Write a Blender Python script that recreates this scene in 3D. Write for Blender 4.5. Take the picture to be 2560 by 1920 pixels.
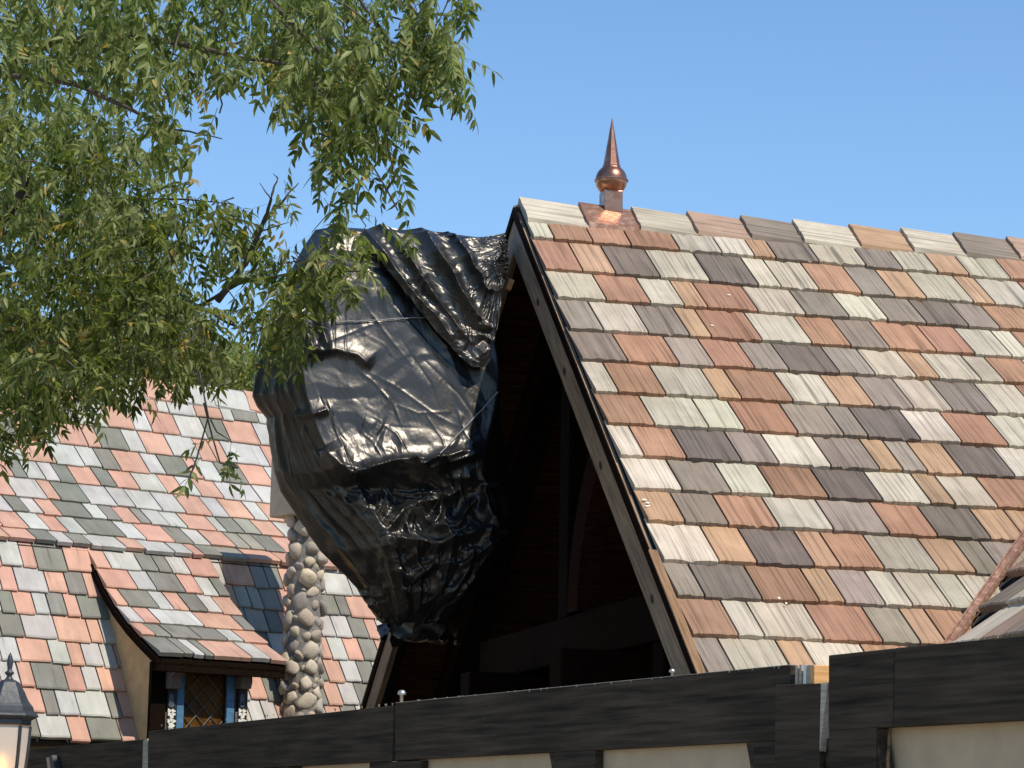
import bpy, math, random
import numpy as np
from mathutils import Matrix, Vector

random.seed(7); RNG = np.random.default_rng(11)
for o in list(bpy.data.objects): bpy.data.objects.remove(o)
SC = bpy.context.scene
COL = SC.collection

# ------------------------------------------------------------------ camera
FPX = 7000.0                       # focal length in pixels of a 2560 px wide picture
PITCH, ROLL = math.radians(9.70), math.radians(1.13)
EYE = np.array([0, 0, 1.6])
_cp, _sp = math.cos(PITCH), math.sin(PITCH)
_u0 = np.array([0, -_sp, _cp]); FW = np.array([0, _cp, _sp])
RT = math.cos(ROLL)*np.array([1., 0, 0]) + math.sin(ROLL)*_u0
UP = -math.sin(ROLL)*np.array([1., 0, 0]) + math.cos(ROLL)*_u0
cam = bpy.data.cameras.new('camera'); cam_o = bpy.data.objects.new('camera', cam); COL.objects.link(cam_o)
cam.sensor_width = 36; cam.lens = FPX/2560*36; cam.clip_start = .1; cam.clip_end = 2000
cam_o.matrix_world = Matrix(((RT[0], UP[0], -FW[0], EYE[0]), (RT[1], UP[1], -FW[1], EYE[1]), (RT[2], UP[2], -FW[2], EYE[2]), (0, 0, 0, 1)))
SC.camera = cam_o
SC.cycles.max_bounces = 6; SC.cycles.diffuse_bounces = 3; SC.cycles.glossy_bounces = 3; SC.cycles.transmission_bounces = 4
SC.render.resolution_x, SC.render.resolution_y = 1024, 768

# ------------------------------------------------------------------ sky, sun, exposure
SUN = np.array([.43, -.42, .80]); SUN /= np.linalg.norm(SUN)
SUN_EL = math.asin(SUN[2]); SUN_AZ = math.atan2(SUN[0], SUN[1])
world = bpy.data.worlds.new('World'); SC.world = world; world.use_nodes = True
wn = world.node_tree; wn.nodes.clear()
sky = wn.nodes.new('ShaderNodeTexSky'); sky.sky_type = 'NISHITA'; sky.sun_disc = False
sky.sun_elevation = SUN_EL; sky.sun_rotation = SUN_AZ
sky.air_density = 1.0; sky.dust_density = 0.0; sky.ozone_density = 3.0; sky.altitude = 0
hsv = wn.nodes.new('ShaderNodeHueSaturation'); hsv.inputs['Saturation'].default_value = 1.12; hsv.inputs['Value'].default_value = 1.0
bg = wn.nodes.new('ShaderNodeBackground'); bg.inputs['Strength'].default_value = .142
wo = wn.nodes.new('ShaderNodeOutputWorld')
wn.links.new(sky.outputs[0], hsv.inputs['Color']); wn.links.new(hsv.outputs[0], bg.inputs[0]); wn.links.new(bg.outputs[0], wo.inputs[0])
sl = bpy.data.lights.new('sun', 'SUN'); sl.energy = 3.8; sl.angle = math.radians(.53); sl.color = (1, .93, .82)
so = bpy.data.objects.new('sun', sl); COL.objects.link(so)
so.rotation_euler = Vector(-SUN).to_track_quat('-Z', 'Y').to_euler(); so.location = (10, -10, 30)
SC.view_settings.view_transform = 'Standard'; SC.view_settings.look = 'None'
SC.view_settings.exposure = 0.32; SC.view_settings.gamma = 1.0

# ------------------------------------------------------------------ helpers
ZV = np.array([0, 0, 1.])
def ray(x, y): return FW + RT*(x-1280)/FPX - UP*(y-960)/FPX
def at(x, y, d): return EYE + ray(x, y)*d
def proj(P):
    q = np.asarray(P)-EYE; z = q@FW
    return 1280+FPX*(q@RT)/z, 960-FPX*(q@UP)/z, z
def onplane(x, y, P, n):
    d = ray(x, y); return EYE + d*(((P-EYE)@n)/(d@n))
def norm(v): return v/np.linalg.norm(v)

def link(name, mesh, mat=None, parent=None):
    o = bpy.data.objects.new(name, mesh); COL.objects.link(o)
    if mat is not None and mesh is not None and len(mesh.materials) == 0: mesh.materials.append(mat)
    if parent is not None: o.parent = parent
    return o
def tag(o, label=None, cat=None, group=None, kind=None):
    if label: o['label'] = label
    if cat: o['category'] = cat
    if group: o['group'] = group
    if kind: o['kind'] = kind
    return o
def empty(name, label, cat, group=None):
    o = bpy.data.objects.new(name, None); COL.objects.link(o); o.empty_display_size = .2
    return tag(o, label, cat, group)
def mesh_from(name, v, f, smooth=False):
    m = bpy.data.meshes.new(name); m.from_pydata([tuple(map(float, p)) for p in v], [], f); m.update()
    if smooth:
        m.polygons.foreach_set('use_smooth', [True]*len(m.polygons))
    return m
def place(o, O, ex, ey, ez, sx=1, sy=1, sz=1):
    o.matrix_local = Matrix(((ex[0]*sx, ey[0]*sy, ez[0]*sz, O[0]), (ex[1]*sx, ey[1]*sy, ez[1]*sz, O[1]), (ex[2]*sx, ey[2]*sy, ez[2]*sz, O[2]), (0, 0, 0, 1)))
    return o
class MB:
    """collects solids, builds one mesh"""
    def __init__(s): s.v = []; s.f = []
    def add(s, v, f):
        b = len(s.v); s.v += [np.asarray(p, float) for p in v]; s.f += [tuple(i+b for i in q) for q in f]; return s
    def box(s, O, ex, ey, ez, a0, a1, b0, b1, c0, c1, jit=0):
        v = []
        for c in (c0, c1):
            for a, b in ((a0, b0), (a1, b0), (a1, b1), (a0, b1)):
                p = O+ex*a+ey*b+ez*c
                if jit: p = p+RNG.normal(0, jit, 3)
                v.append(p)
        return s.add(v, [(3, 2, 1, 0), (4, 5, 6, 7), (0, 1, 5, 4), (1, 2, 6, 5), (2, 3, 7, 6), (3, 0, 4, 7)])
    def prism(s, poly, off):
        """poly: list of points, extruded by vector off"""
        n = len(poly); v = [np.asarray(p, float) for p in poly]+[np.asarray(p, float)+off for p in poly]
        f = [tuple(range(n))[::-1], tuple(range(n, 2*n))]+[(i, (i+1) % n, n+(i+1) % n, n+i) for i in range(n)]
        return s.add(v, f)
    def tube(s, pts, rad, n=6, cap=True):
        pts = [np.asarray(p, float) for p in pts]; v = []; f = []
        for i, p in enumerate(pts):
            t = norm((pts[min(i+1, len(pts)-1)]-pts[max(i-1, 0)]))
            a = np.cross(t, ZV if abs(t[2]) < .9 else np.array([1., 0, 0])); a = norm(a); b = np.cross(t, a)
            r = rad[i] if hasattr(rad, '__len__') else rad
            for k in range(n):
                an = 2*math.pi*k/n; v.append(p+r*(a*math.cos(an)+b*math.sin(an)))
        for i in range(len(pts)-1):
            for k in range(n):
                f.append((i*n+k, i*n+(k+1) % n, (i+1)*n+(k+1) % n, (i+1)*n+k))
        if cap:
            f.append(tuple(range(n))[::-1]); f.append(tuple((len(pts)-1)*n+k for k in range(n)))
        return s.add(v, f)
    def lathe(s, O, ex, ey, ez, prof, n=24, rot=0):
        v = []; f = []
        for r, h in prof:
            for k in range(n):
                an = 2*math.pi*k/n+rot; v.append(O+ex*r*math.cos(an)+ey*r*math.sin(an)+ez*h)
        for i in range(len(prof)-1):
            for k in range(n): f.append((i*n+k, i*n+(k+1) % n, (i+1)*n+(k+1) % n, (i+1)*n+k))
        f.append(tuple(range(n))[::-1]); f.append(tuple((len(prof)-1)*n+k for k in range(n)))
        return s.add(v, f)
    def build(s, name, mat, parent=None, smooth=False, bevel=0):
        m = mesh_from(name, s.v, s.f, smooth); o = link(name, m, mat, parent)
        if bevel:
            b = o.modifiers.new('bevel', 'BEVEL'); b.width = bevel; b.segments = 2; b.limit_method = 'ANGLE'
        return o

# ------------------------------------------------------------------ materials
def newmat(name):
    m = bpy.data.materials.new(name); m.use_nodes = True; nt = m.node_tree; nt.nodes.clear()
    out = nt.nodes.new('ShaderNodeOutputMaterial'); b = nt.nodes.new('ShaderNodeBsdfPrincipled')
    nt.links.new(b.outputs[0], out.inputs[0])
    return m, nt, b
def N(nt, t, **kw):
    n = nt.nodes.new(t)
    for k, v in kw.items():
        if k in n.inputs: n.inputs[k].default_value = v
        else: setattr(n, k, v)
    return n
def coords(nt, scale, rnd=True, kind='Object'):
    tc = N(nt, 'ShaderNodeTexCoord'); mp = N(nt, 'ShaderNodeMapping'); mp.inputs['Scale'].default_value = scale
    nt.links.new(tc.outputs[kind], mp.inputs['Vector'])
    if rnd:
        oi = N(nt, 'ShaderNodeObjectInfo'); mu = N(nt, 'ShaderNodeMath', operation='MULTIPLY'); mu.inputs[1].default_value = 57.3
        nt.links.new(oi.outputs['Random'], mu.inputs[0])
        cb = N(nt, 'ShaderNodeCombineXYZ'); nt.links.new(mu.outputs[0], cb.inputs[0]); nt.links.new(mu.outputs[0], cb.inputs[1])
        nt.links.new(cb.outputs[0], mp.inputs['Location'])
    return mp.outputs[0]
def noise(nt, vec, scale=1, detail=4, rough=.55):
    n = N(nt, 'ShaderNodeTexNoise'); n.inputs['Scale'].default_value = scale; n.inputs['Detail'].default_value = detail; n.inputs['Roughness'].default_value = rough
    nt.links.new(vec, n.inputs['Vector']); return n.outputs['Fac']
def ramp(nt, fac, stops):
    r = N(nt, 'ShaderNodeValToRGB'); e = r.color_ramp.elements
    e[0].position, e[0].color = stops[0][0], tuple(stops[0][1])+(1,)
    e[1].position, e[1].color = stops[-1][0], tuple(stops[-1][1])+(1,)
    for p, c in stops[1:-1]:
        q = e.new(p); q.color = tuple(c)+(1,)
    nt.links.new(fac, r.inputs[0]); return r.outputs[0]
def mix(nt, a, b, fac=1.0, mode='MULTIPLY'):
    m = N(nt, 'ShaderNodeMix', data_type='RGBA', blend_type=mode)
    def s(i, x):
        if isinstance(x, (tuple, list)): m.inputs[i].default_value = tuple(x)+(1,)*(4-len(x))
        else: nt.links.new(x, m.inputs[i])
    if isinstance(fac, (int, float)): m.inputs[0].default_value = fac
    else: nt.links.new(fac, m.inputs[0])
    s(6, a); s(7, b); return m.outputs[2]
def bump(nt, b, h, strength=.5, dist=.01):
    n = N(nt, 'ShaderNodeBump'); n.inputs['Strength'].default_value = strength; n.inputs['Distance'].default_value = dist
    nt.links.new(h, n.inputs['Height']); nt.links.new(n.outputs[0], b.inputs['Normal']); return n
def g3(x): return (x, x, x)

def tile_material(name, shake=True):
    """tile colour comes from the object's own colour; grain runs along local Y"""
    m, nt, b = newmat(name)
    oi = N(nt, 'ShaderNodeObjectInfo')
    v1 = coords(nt, (62, 1.3, 3) if shake else (26, 1.7, 5))
    g = noise(nt, v1, 1, 3 if shake else 5, .5)
    v2 = coords(nt, (6, 4, 6)); blot = noise(nt, v2, 1, 3)
    v3 = coords(nt, (160, 5, 20)); fine = noise(nt, v3, 1, 3)
    if shake:
        c = mix(nt, oi.outputs['Color'], ramp(nt, g, [(.33, g3(.60)), (.42, g3(.80)), (.47, g3(.97)), (.60, g3(1.02)), (.75, g3(1.10))]))
        c = mix(nt, c, ramp(nt, blot, [(.3, (.86, .85, .84)), (.6, g3(1.0)), (.75, (1.12, 1.12, 1.13))]))
    else:
        c = mix(nt, oi.outputs['Color'], ramp(nt, g, [(.27, g3(.60)), (.36, g3(.93)), (.6, g3(1.02)), (.8, g3(1.07))]))
        c = mix(nt, c, ramp(nt, blot, [(.3, (.84, .84, .83)), (.6, g3(1.0)), (.75, (1.1, 1.1, 1.1))]))
    # weathering that runs on from tile to tile
    ge = N(nt, 'ShaderNodeNewGeometry'); wn_ = N(nt, 'ShaderNodeTexNoise'); wn_.inputs['Scale'].default_value = 1.3; wn_.inputs['Detail'].default_value = 6; wn_.inputs['Roughness'].default_value = .65
    nt.links.new(ge.outputs['Position'], wn_.inputs['Vector'])
    c = mix(nt, c, ramp(nt, wn_.outputs['Fac'], [(.30, (.80, .78, .75)), (.50, g3(1.0)), (.72, (1.08, 1.07, 1.05))]))
    nt.links.new(c, b.inputs['Base Color']); b.inputs['Roughness'].default_value = .78; b.inputs['Specular IOR Level'].default_value = .3
    h = mix(nt, g, fine, .35, 'MIX')
    bump(nt, b, h, .55 if shake else .35, .008)
    return m
def wood_material(name, dark, light, scale=(3, 60, 60), rough=.7, bstr=.5, spec=.3):
    m, nt, b = newmat(name)
    g = noise(nt, coords(nt, scale), 1, 6, .6)
    l = noise(nt, coords(nt, (1.5, 1.5, 1.5)), 1, 4)
    c = ramp(nt, g, [(.3, dark), (.7, light)])
    c = mix(nt, c, ramp(nt, l, [(.3, g3(.75)), (.7, g3(1.15))]))
    nt.links.new(c, b.inputs['Base Color']); b.inputs['Roughness'].default_value = rough; b.inputs['Specular IOR Level'].default_value = spec
    bump(nt, b, g, bstr, .006); return m
def plain(name, col, rough=.6, metallic=0, spec=.4, var=.15, vs=14, bs=.15):
    m, nt, b = newmat(name)
    n = noise(nt, coords(nt, (vs, vs, vs)), 1, 5)
    c = mix(nt, tuple(col), ramp(nt, n, [(.3, g3(1-var)), (.7, g3(1+var))]))
    nt.links.new(c, b.inputs['Base Color']); b.inputs['Roughness'].default_value = rough; b.inputs['Metallic'].default_value = metallic
    b.inputs['Specular IOR Level'].default_value = spec
    if bs: bump(nt, b, n, bs, .01)
    return m
M = {}
M['shake'] = tile_material('shake_tile', True)
M['slate'] = tile_material('slate_tile', False)
M['deck'] = plain('roof_underlay', (.03, .028, .026), .9)
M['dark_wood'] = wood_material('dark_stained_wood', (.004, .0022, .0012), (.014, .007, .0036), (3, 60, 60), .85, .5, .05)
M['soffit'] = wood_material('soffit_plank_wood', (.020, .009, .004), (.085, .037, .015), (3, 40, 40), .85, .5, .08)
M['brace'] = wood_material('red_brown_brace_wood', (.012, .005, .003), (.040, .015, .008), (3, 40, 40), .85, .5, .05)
M['barge'] = wood_material('weathered_barge_wood', (.13, .085, .052), (.42, .29, .185), (3, 45, 45))
M['raw_edge'] = wood_material('raw_edge_wood', (.16, .085, .04), (.34, .20, .10))
M['fence'] = wood_material('black_brown_painted_wood', (.022, .0165, .0115), (.098, .073, .050), (1.6, 34, 34), .85, 1.0, .12)
M['splinter'] = wood_material('splintered_wood', (.30, .25, .19), (.60, .52, .40))
M['orange_wood'] = wood_material('fresh_orange_wood', (.55, .26, .09), (.80, .45, .18))
M['plaster'] = plain('cream_plaster', (.50, .385, .245), .85, var=.09, vs=9, bs=.1)
M['stucco'] = plain('tan_stucco', (.50, .34, .17), .9, var=.14, vs=10)
M['capstone'] = plain('tan_capstone', (.48, .40, .28), .85, var=.12, vs=9, bs=.3)
M['mortar'] = plain('grey_mortar', (.20, .183, .155), .95, var=.2, vs=20, bs=.5)
M['steel'] = plain('galvanised_steel', (.55, .54, .50), .4, .8, var=.1)
M['black_metal'] = plain('black_lantern_metal', (.035, .037, .04), .45, .0, .5, var=.2, vs=40)
M['blue'] = wood_material('blue_window_paint', (.05, .14, .24), (.10, .22, .34), (2, 30, 30), .6, .2)
M['bracket'] = wood_material('carved_bracket_wood', (.10, .075, .065), (.22, .165, .145), (3, 40, 40))
M['black_paint'] = plain('black_post_paint', (.018, .018, .022), .6)
M['motif_white'] = plain('painted_white_motif', (.75, .73, .62), .7, var=.05)
M['motif_grey'] = plain('painted_grey_motif', (.10, .12, .14), .7, var=.05)
M['lead'] = plain('lead_lattice', (.16, .13, .10), .5, .3, var=.1)
M['ground'] = plain('concrete_paving', (.27, .23, .18), .9, var=.1, vs=3)
M['bark'] = wood_material('grey_brown_bark', (.05, .038, .028), (.14, .11, .085), (20, 20, 3), .9, .6)

def stone_material():
    m, nt, b = newmat('river_stone')
    oi = N(nt, 'ShaderNodeObjectInfo')
    n = noise(nt, coords(nt, (14, 14, 14)), 1, 6, .6); n2 = noise(nt, coords(nt, (45, 45, 45)), 1, 4)
    c = mix(nt, oi.outputs['Color'], ramp(nt, n, [(.28, g3(.60)), (.5, g3(1.0)), (.72, (1.25, 1.22, 1.15))]))
    c = mix(nt, c, ramp(nt, n2, [(.35, g3(.85)), (.65, g3(1.1))]))
    nt.links.new(c, b.inputs['Base Color']); b.inputs['Roughness'].default_value = .8
    bump(nt, b, n, .5, .02); return m
M['stone'] = stone_material()

def copper_material():
    m, nt, b = newmat('aged_copper')
    n = noise(nt, coords(nt, (16, 16, 16)), 1, 5, .6)
    c = ramp(nt, n, [(.3, (.22, .10, .065)), (.5, (.36, .17, .11)), (.72, (.55, .28, .17))])
    nt.links.new(c, b.inputs['Base Color']); b.inputs['Metallic'].default_value = .92
    r = ramp(nt, n, [(.3, g3(.42)), (.7, g3(.20))]); nt.links.new(r, b.inputs['Roughness'])
    bump(nt, b, n, .08, .01); return m
M['copper'] = copper_material()
def copper_dull():
    m, nt, b = newmat('copper_sheet')
    n = noise(nt, coords(nt, (22, 22, 22)), 1, 6, .65)
    c = ramp(nt, n, [(.3, (.24, .12, .075)), (.5, (.36, .19, .12)), (.68, (.56, .36, .25))])
    nt.links.new(c, b.inputs['Base Color']); b.inputs['Metallic'].default_value = .55; b.inputs['Roughness'].default_value = .45
    bump(nt, b, n, .3, .01); return m
M['copper_sheet'] = copper_dull()

def tarp_material():
    m, nt, b = newmat('black_plastic_sheet')
    v = coords(nt, (7, 7, 7), False); n = noise(nt, v, 1, 6, .6)
    v2 = coords(nt, (26, 26, 18), False); n2 = noise(nt, v2, 1, 5, .6)
    ab = N(nt, 'ShaderNodeMath', operation='SUBTRACT'); ab.inputs[1].default_value = .5; nt.links.new(n2, ab.inputs[0])
    ab2 = N(nt, 'ShaderNodeMath', operation='ABSOLUTE'); nt.links.new(ab.outputs[0], ab2.inputs[0])
    b.inputs['Base Color'].default_value = (.011, .0112, .012, 1)
    r = ramp(nt, n, [(.3, g3(.31)), (.7, g3(.38))]); nt.links.new(r, b.inputs['Roughness'])
    b.inputs['Specular IOR Level'].default_value = .8; b.inputs['Specular Tint'].default_value = (1, .92, .80, 1)
    bump(nt, b, ab2.outputs[0], .12, .02); return m
M['tarp'] = tarp_material()

def leaf_material(name, c0, c1, c2, trans=.3):
    m = bpy.data.materials.new(name); m.use_nodes = True; nt = m.node_tree; nt.nodes.clear()
    out = nt.nodes.new('ShaderNodeOutputMaterial'); b = nt.nodes.new('ShaderNodeBsdfPrincipled')
    at_ = N(nt, 'ShaderNodeAttribute'); at_.attribute_name = 'leafrnd'
    c = ramp(nt, at_.outputs['Fac'], [(0, c0), (.5, c1), (.94, c2), (.99, (c2[0]*1.5, c2[1]*.95, c2[2]*.7))])
    nt.links.new(c, b.inputs['Base Color']); b.inputs['Roughness'].default_value = .48; b.inputs['Specular IOR Level'].default_value = .28
    tr = N(nt, 'ShaderNodeBsdfTranslucent'); c2_ = mix(nt, c, (1.5, 1.7, .7)); nt.links.new(c2_, tr.inputs[0])
    mx = N(nt, 'ShaderNodeMixShader'); mx.inputs[0].default_value = trans
    nt.links.new(b.outputs[0], mx.inputs[1]); nt.links.new(tr.outputs[0], mx.inputs[2]); nt.links.new(mx.outputs[0], out.inputs[0])
    return m
M['leaf'] = leaf_material('pinnate_leaf', (.058, .078, .017), (.150, .180, .042), (.32, .34, .14), .42)
M['leaf_dense'] = leaf_material('dense_leaf', (.050, .064, .014), (.138, .158, .037), (.29, .30, .12), .42)
M['leaf_far'] = leaf_material('olive_far_leaf', (.05, .050, .022), (.085, .082, .036), (.13, .12, .06))

# ------------------------------------------------------------------ ground
gm = MB(); gm.add([(-900, -900, 0), (900, -900, 0), (900, 900, 0), (-900, 900, 0)], [(0, 1, 2, 3)])
tag(gm.build('ground', M['ground']), 'wide paved ground around the houses', None, None, 'structure')

# ------------------------------------------------------------------ tile meshes
_tm = {}
def shake_mesh(w, L, t, var, style):
    """grooved tile: x across, y up the slope, thick butt end at y=0"""
    key = (round(w/.02), round(L/.03), round(t/.004), var, style)
    if key in _tm: return _tm[key]
    rg = random.Random(hash(key) & 0xffff)
    wq = key[0]*.02; Lq = key[1]*.03
    if style == 'shake':
        n = max(5, int(wq/.026)); amp = .0042; edge = .007
    else:
        n = max(3, int(wq/.07)); amp = .0018; edge = .008
    xs = [-.5+i/n for i in range(n+1)]
    xs = [x*wq+(rg.uniform(-.3, .3)*wq/n if 0 < i < n else 0) for i, x in enumerate(xs)]
    split = rg.randint(2, n-2) if (style == 'shake' and n > 8 and var == 1) else None
    v = []; f = []
    for i, x in enumerate(xs):
        h = rg.uniform(-amp, amp) if 0 < i < n else -amp*.6
        if split == i: h = -.016
        yo = rg.uniform(-edge, edge)*.5
        h2 = h if style == 'shake' else h*.6
        v += [(x, yo, 0), (x, yo-.001, t-.006+h), (x, yo+.012, t+h2), (x, Lq, .010+h2*.6)]
    for i in range(n):
        a = 4*i; b = 4*(i+1)
        f += [(a, b, b+1, a+1), (a+1, b+1, b+2, a+2), (a+2, b+2, b+3, a+3)]
    # sides and back
    f += [(0, 1, 2, 3), (4*n+3, 4*n+2, 4*n+1, 4*n)]
    m = mesh_from('tile', v, f); _tm[key] = m; return m
def add_tile(parent, O, ex, ey, ez, w, L, t, col, style, mat, name='roof_tile', gap=.012):
    var = random.randint(0, 2); w = max(w-gap, .03)
    m = shake_mesh(w, L, t, var, style)
    if not m.materials: m.materials.append(mat)
    o = bpy.data.objects.new(name, m); COL.objects.link(o); o.parent = parent
    wq = round(w/.02)*.02
    place(o, O, ex, ey, ez, w/wq, L/(round(L/.03)*.03), 1)
    k = random.uniform(.90, 1.08)
    o.color = tuple(min(1, c*k*random.uniform(.97, 1.03)) for c in col)+(1,)
    return o
CR = dict(W=(.545, .470, .355), L=(.450, .385, .285), G=(.240, .190, .143), D=(.175, .136, .106), P=(.305, .245, .188),
          T=(.375, .205, .125), U=(.315, .168, .100), O=(.425, .265, .155), K=(.40, .265, .185))
CL = dict(S=(.54, .315, .225), W=(.475, .455, .405), G=(.215, .207, .168), H=(.32, .305, .24), O=(.56, .32, .185))

# ================================================================== RIGHT HOUSE
AZ = math.radians(75.65); rd = np.array([math.sin(AZ), math.cos(AZ), 0]); pr = np.array([math.cos(AZ), -math.sin(AZ), 0])
TH = math.radians(37.7); cT, sT = math.cos(TH), math.sin(TH)
APEX = at(1300, 522, 18.0)
fall = pr*cT-ZV*sT; nrm = pr*sT+ZV*cT
ffall = -pr*cT-ZV*sT; fnrm = -pr*sT+ZV*cT
RH = empty('timber_house', 'gabled timber house with new multicoloured shake roof, right of the black wrapped bundle', 'house')
RLEN = 9.0; SL = 6.1
R_E = -.035
RAKE = -.022                                  # the verge drifts outwards down the slope
deck = MB()
deck.prism([APEX-nrm*.010+rd*(R_E+.03), APEX-nrm*.010+rd*RLEN, APEX-nrm*.010+rd*RLEN+fall*SL, APEX-nrm*.010+rd*(R_E+.03+RAKE*SL)+fall*SL], -nrm*.065)
deck.prism([APEX-fnrm*.010+rd*(R_E+.03), APEX-fnrm*.010+rd*RLEN, APEX-fnrm*.010+rd*RLEN+ffall*SL, APEX-fnrm*.010+rd*(R_E+.03+RAKE*SL)+ffall*SL], -fnrm*.065)
roof = deck.build('roof', M['deck'], RH)
CA, CB, CC, CD, CE = (1280, 480, 3.45625), (1920, 480, 3.45625), (1440, 960, 3.45625), (1920, 960, 3.45625), (1600, 1280, 3.45625)
CZ7 = (1760, 1320, 2.765)
def rs(c, x, y):
    Q = onplane(c[0]+x/c[2], c[1]+y/c[2], APEX, nrm)-APEX; return Q@rd, Q@fall
# each course: left end, then (crop, x of the right joint, colour) ; y line from two points
courses = [
 (('A', 175, 432), ('B', 2080, 790), 'A355W A690T A1020T A1435U A1805L A2085W B60O B430G B835L B1150G B1455L B1725O B2080L B2450T'),
 (('A', 275, 700), ('B', 1765, 997), 'A600T A885O A1270D A1700L A2118D B100W B430L B800T B1080P B1360O B1765L B1950O B2330L B2600T'),
 (('A', 380, 950), ('B', 1990, 1222), 'A805L A1188T A1480W A1680O A2112U B315L B690G B1025W B1355G B1720D B1990P B2400T B2700L'),
 (('A', 490, 1225), ('B', 2090, 1465), 'A780P A1170W A1525G A1715O A2150U B370L B705T B1040G B1445T B1775T B2095L B2270W B2650T'),
 (('A', 595, 1490), ('B', 1270, 1645), 'A990G A1435T A1740P A2085T B170P B605D B915P B1270L B1470O B1830L B2030L B2350T B2600W'),
 (('C', 155, 105), ('D', 1965, 295), 'C355W C765T C1215L C1420O C1865U D605W D905O D1245P D1580L D1965G D2330W D2600T'),
 (('C', 260, 378), ('D', 2060, 575), 'C668T C1135L C1445W C1905U D645P D855G D1305D D1660W D2060T D2400W D2650O'),
 (('C', 370, 660), ('D', 2115, 850), 'C578W C945T C1418D C1740P C2190W D950G D1155O D1365P D1670O D2120D D2450W D2650T'),
 (('C', 490, 945), ('D', 1965, 1112), 'C905W C1330G C1700W C2170U D980D D1395W D1605O D1970L D2400T D2700G'),
 (('C', 605, 1225), ('D', 2210, 1405), 'C930O C1305G C1740T D555L D1035P D1450T D1910D D2215O D2500O D2700W'),
 (('E', 190, 460), ('E', 2090, 540), 'E670W E1000O E1495D E1720O Z1235T Z1615L Z1870O Z2050G Z2330P'),
 (('E', 310, 770), ('E', 2100, 850), 'E545P E1040D Z785U Z965O Z1240P Z1430W Z1695L Z1885L Z2150L'),
 (('E', 440, 1110), ('E', 2085, 1175), 'E840T E1065W E1572L Z1225T Z1485P Z1665O Z1930T'),
 (('E', 575, 1460), ('E', 2085, 1510), 'E820P E1330L E1560O E2070W E2500T'),
 (('E', 690, 1780), ('E', 2100, 1830), 'E950W E1400T E1800G E2300L'),
]
CRP = dict(A=CA, B=CB, C=CC, D=CD, E=CE, Z=CZ7)
# valley line where the cross gable's roof meets this roof
vb = np.array(rs(CZ7, 1785, 790)); vt = np.array(rs(CZ7, 2212, 175))
V_TOP = APEX+rd*vt[0]+fall*vt[1]
vdir_r, vdir_s = -1.0, 1.0/cT           # 45 degrees in plan
def valley_r(s): return vt[0]+(s-vt[1])*(vb[0]-vt[0])/(vb[1]-vt[1])
prev_s = (0.05, 0.05)
for ci, (p0, p1, txt) in enumerate(courses):
    ra, sa = rs(CRP[p0[0]], p0[1], p0[2]); rb, sb = rs(CRP[p1[0]], p1[1], p1[2])
    k = (sb-sa)/(rb-ra)
    line = lambda r: sa+k*(r-ra)
    r0 = ra; items = txt.split()
    for it in items:
        c = CRP[it[0]]; xx = float(it[1:-1]); px = c[0]+xx/c[2]
        # row point: find r on this course line that projects to px
        lo, hi = r0, r0+1.2
        for _ in range(30):
            mid = (lo+hi)/2; x, _, _ = proj(APEX+rd*mid+fall*line(mid))
            if x < px: lo = mid
            else: hi = mid
        r1 = lo; rm = (r0+r1)/2; s = line(rm)
        vlim = valley_r(s-.15)
        if s > vt[1]-.1 and rm > vlim: r0 = r1; continue
        if s > vt[1]-.1 and r1 > vlim+.12: r1 = vlim+.10; rm = (r0+r1)/2
        L = s-(prev_s[0]+prev_s[1]*rm) if ci else s-.03
        L = max(.3, min(L, .55))+.06
        col = CR[it[-1]]
        add_tile(roof, APEX+rd*rm+fall*(s+random.uniform(-.006, .006))+nrm*.004, norm(rd+fall*k), -fall, nrm, r1-r0, L, .043, col, 'shake', M['shake'])
        r0 = r1
    # beyond the right edge of the picture the same courses go on
    while r0 < 8.6 and ci < 13:
        w = random.choice((.16, .22, .28, .33)); rm = r0+w/2; s = line(rm)
        if not (s > vt[1]-.1 and rm > valley_r(s)):
            if rm < 5.4:
                add_tile(roof, APEX+rd*rm+fall*s+nrm*.004, rd, -fall, nrm, w, .46, .043, CR[random.choice('WLGDPTTUO')], 'shake', M['shake'])
        else: break
        r0 += w
    prev_s = (sa-k*ra, k)
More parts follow.
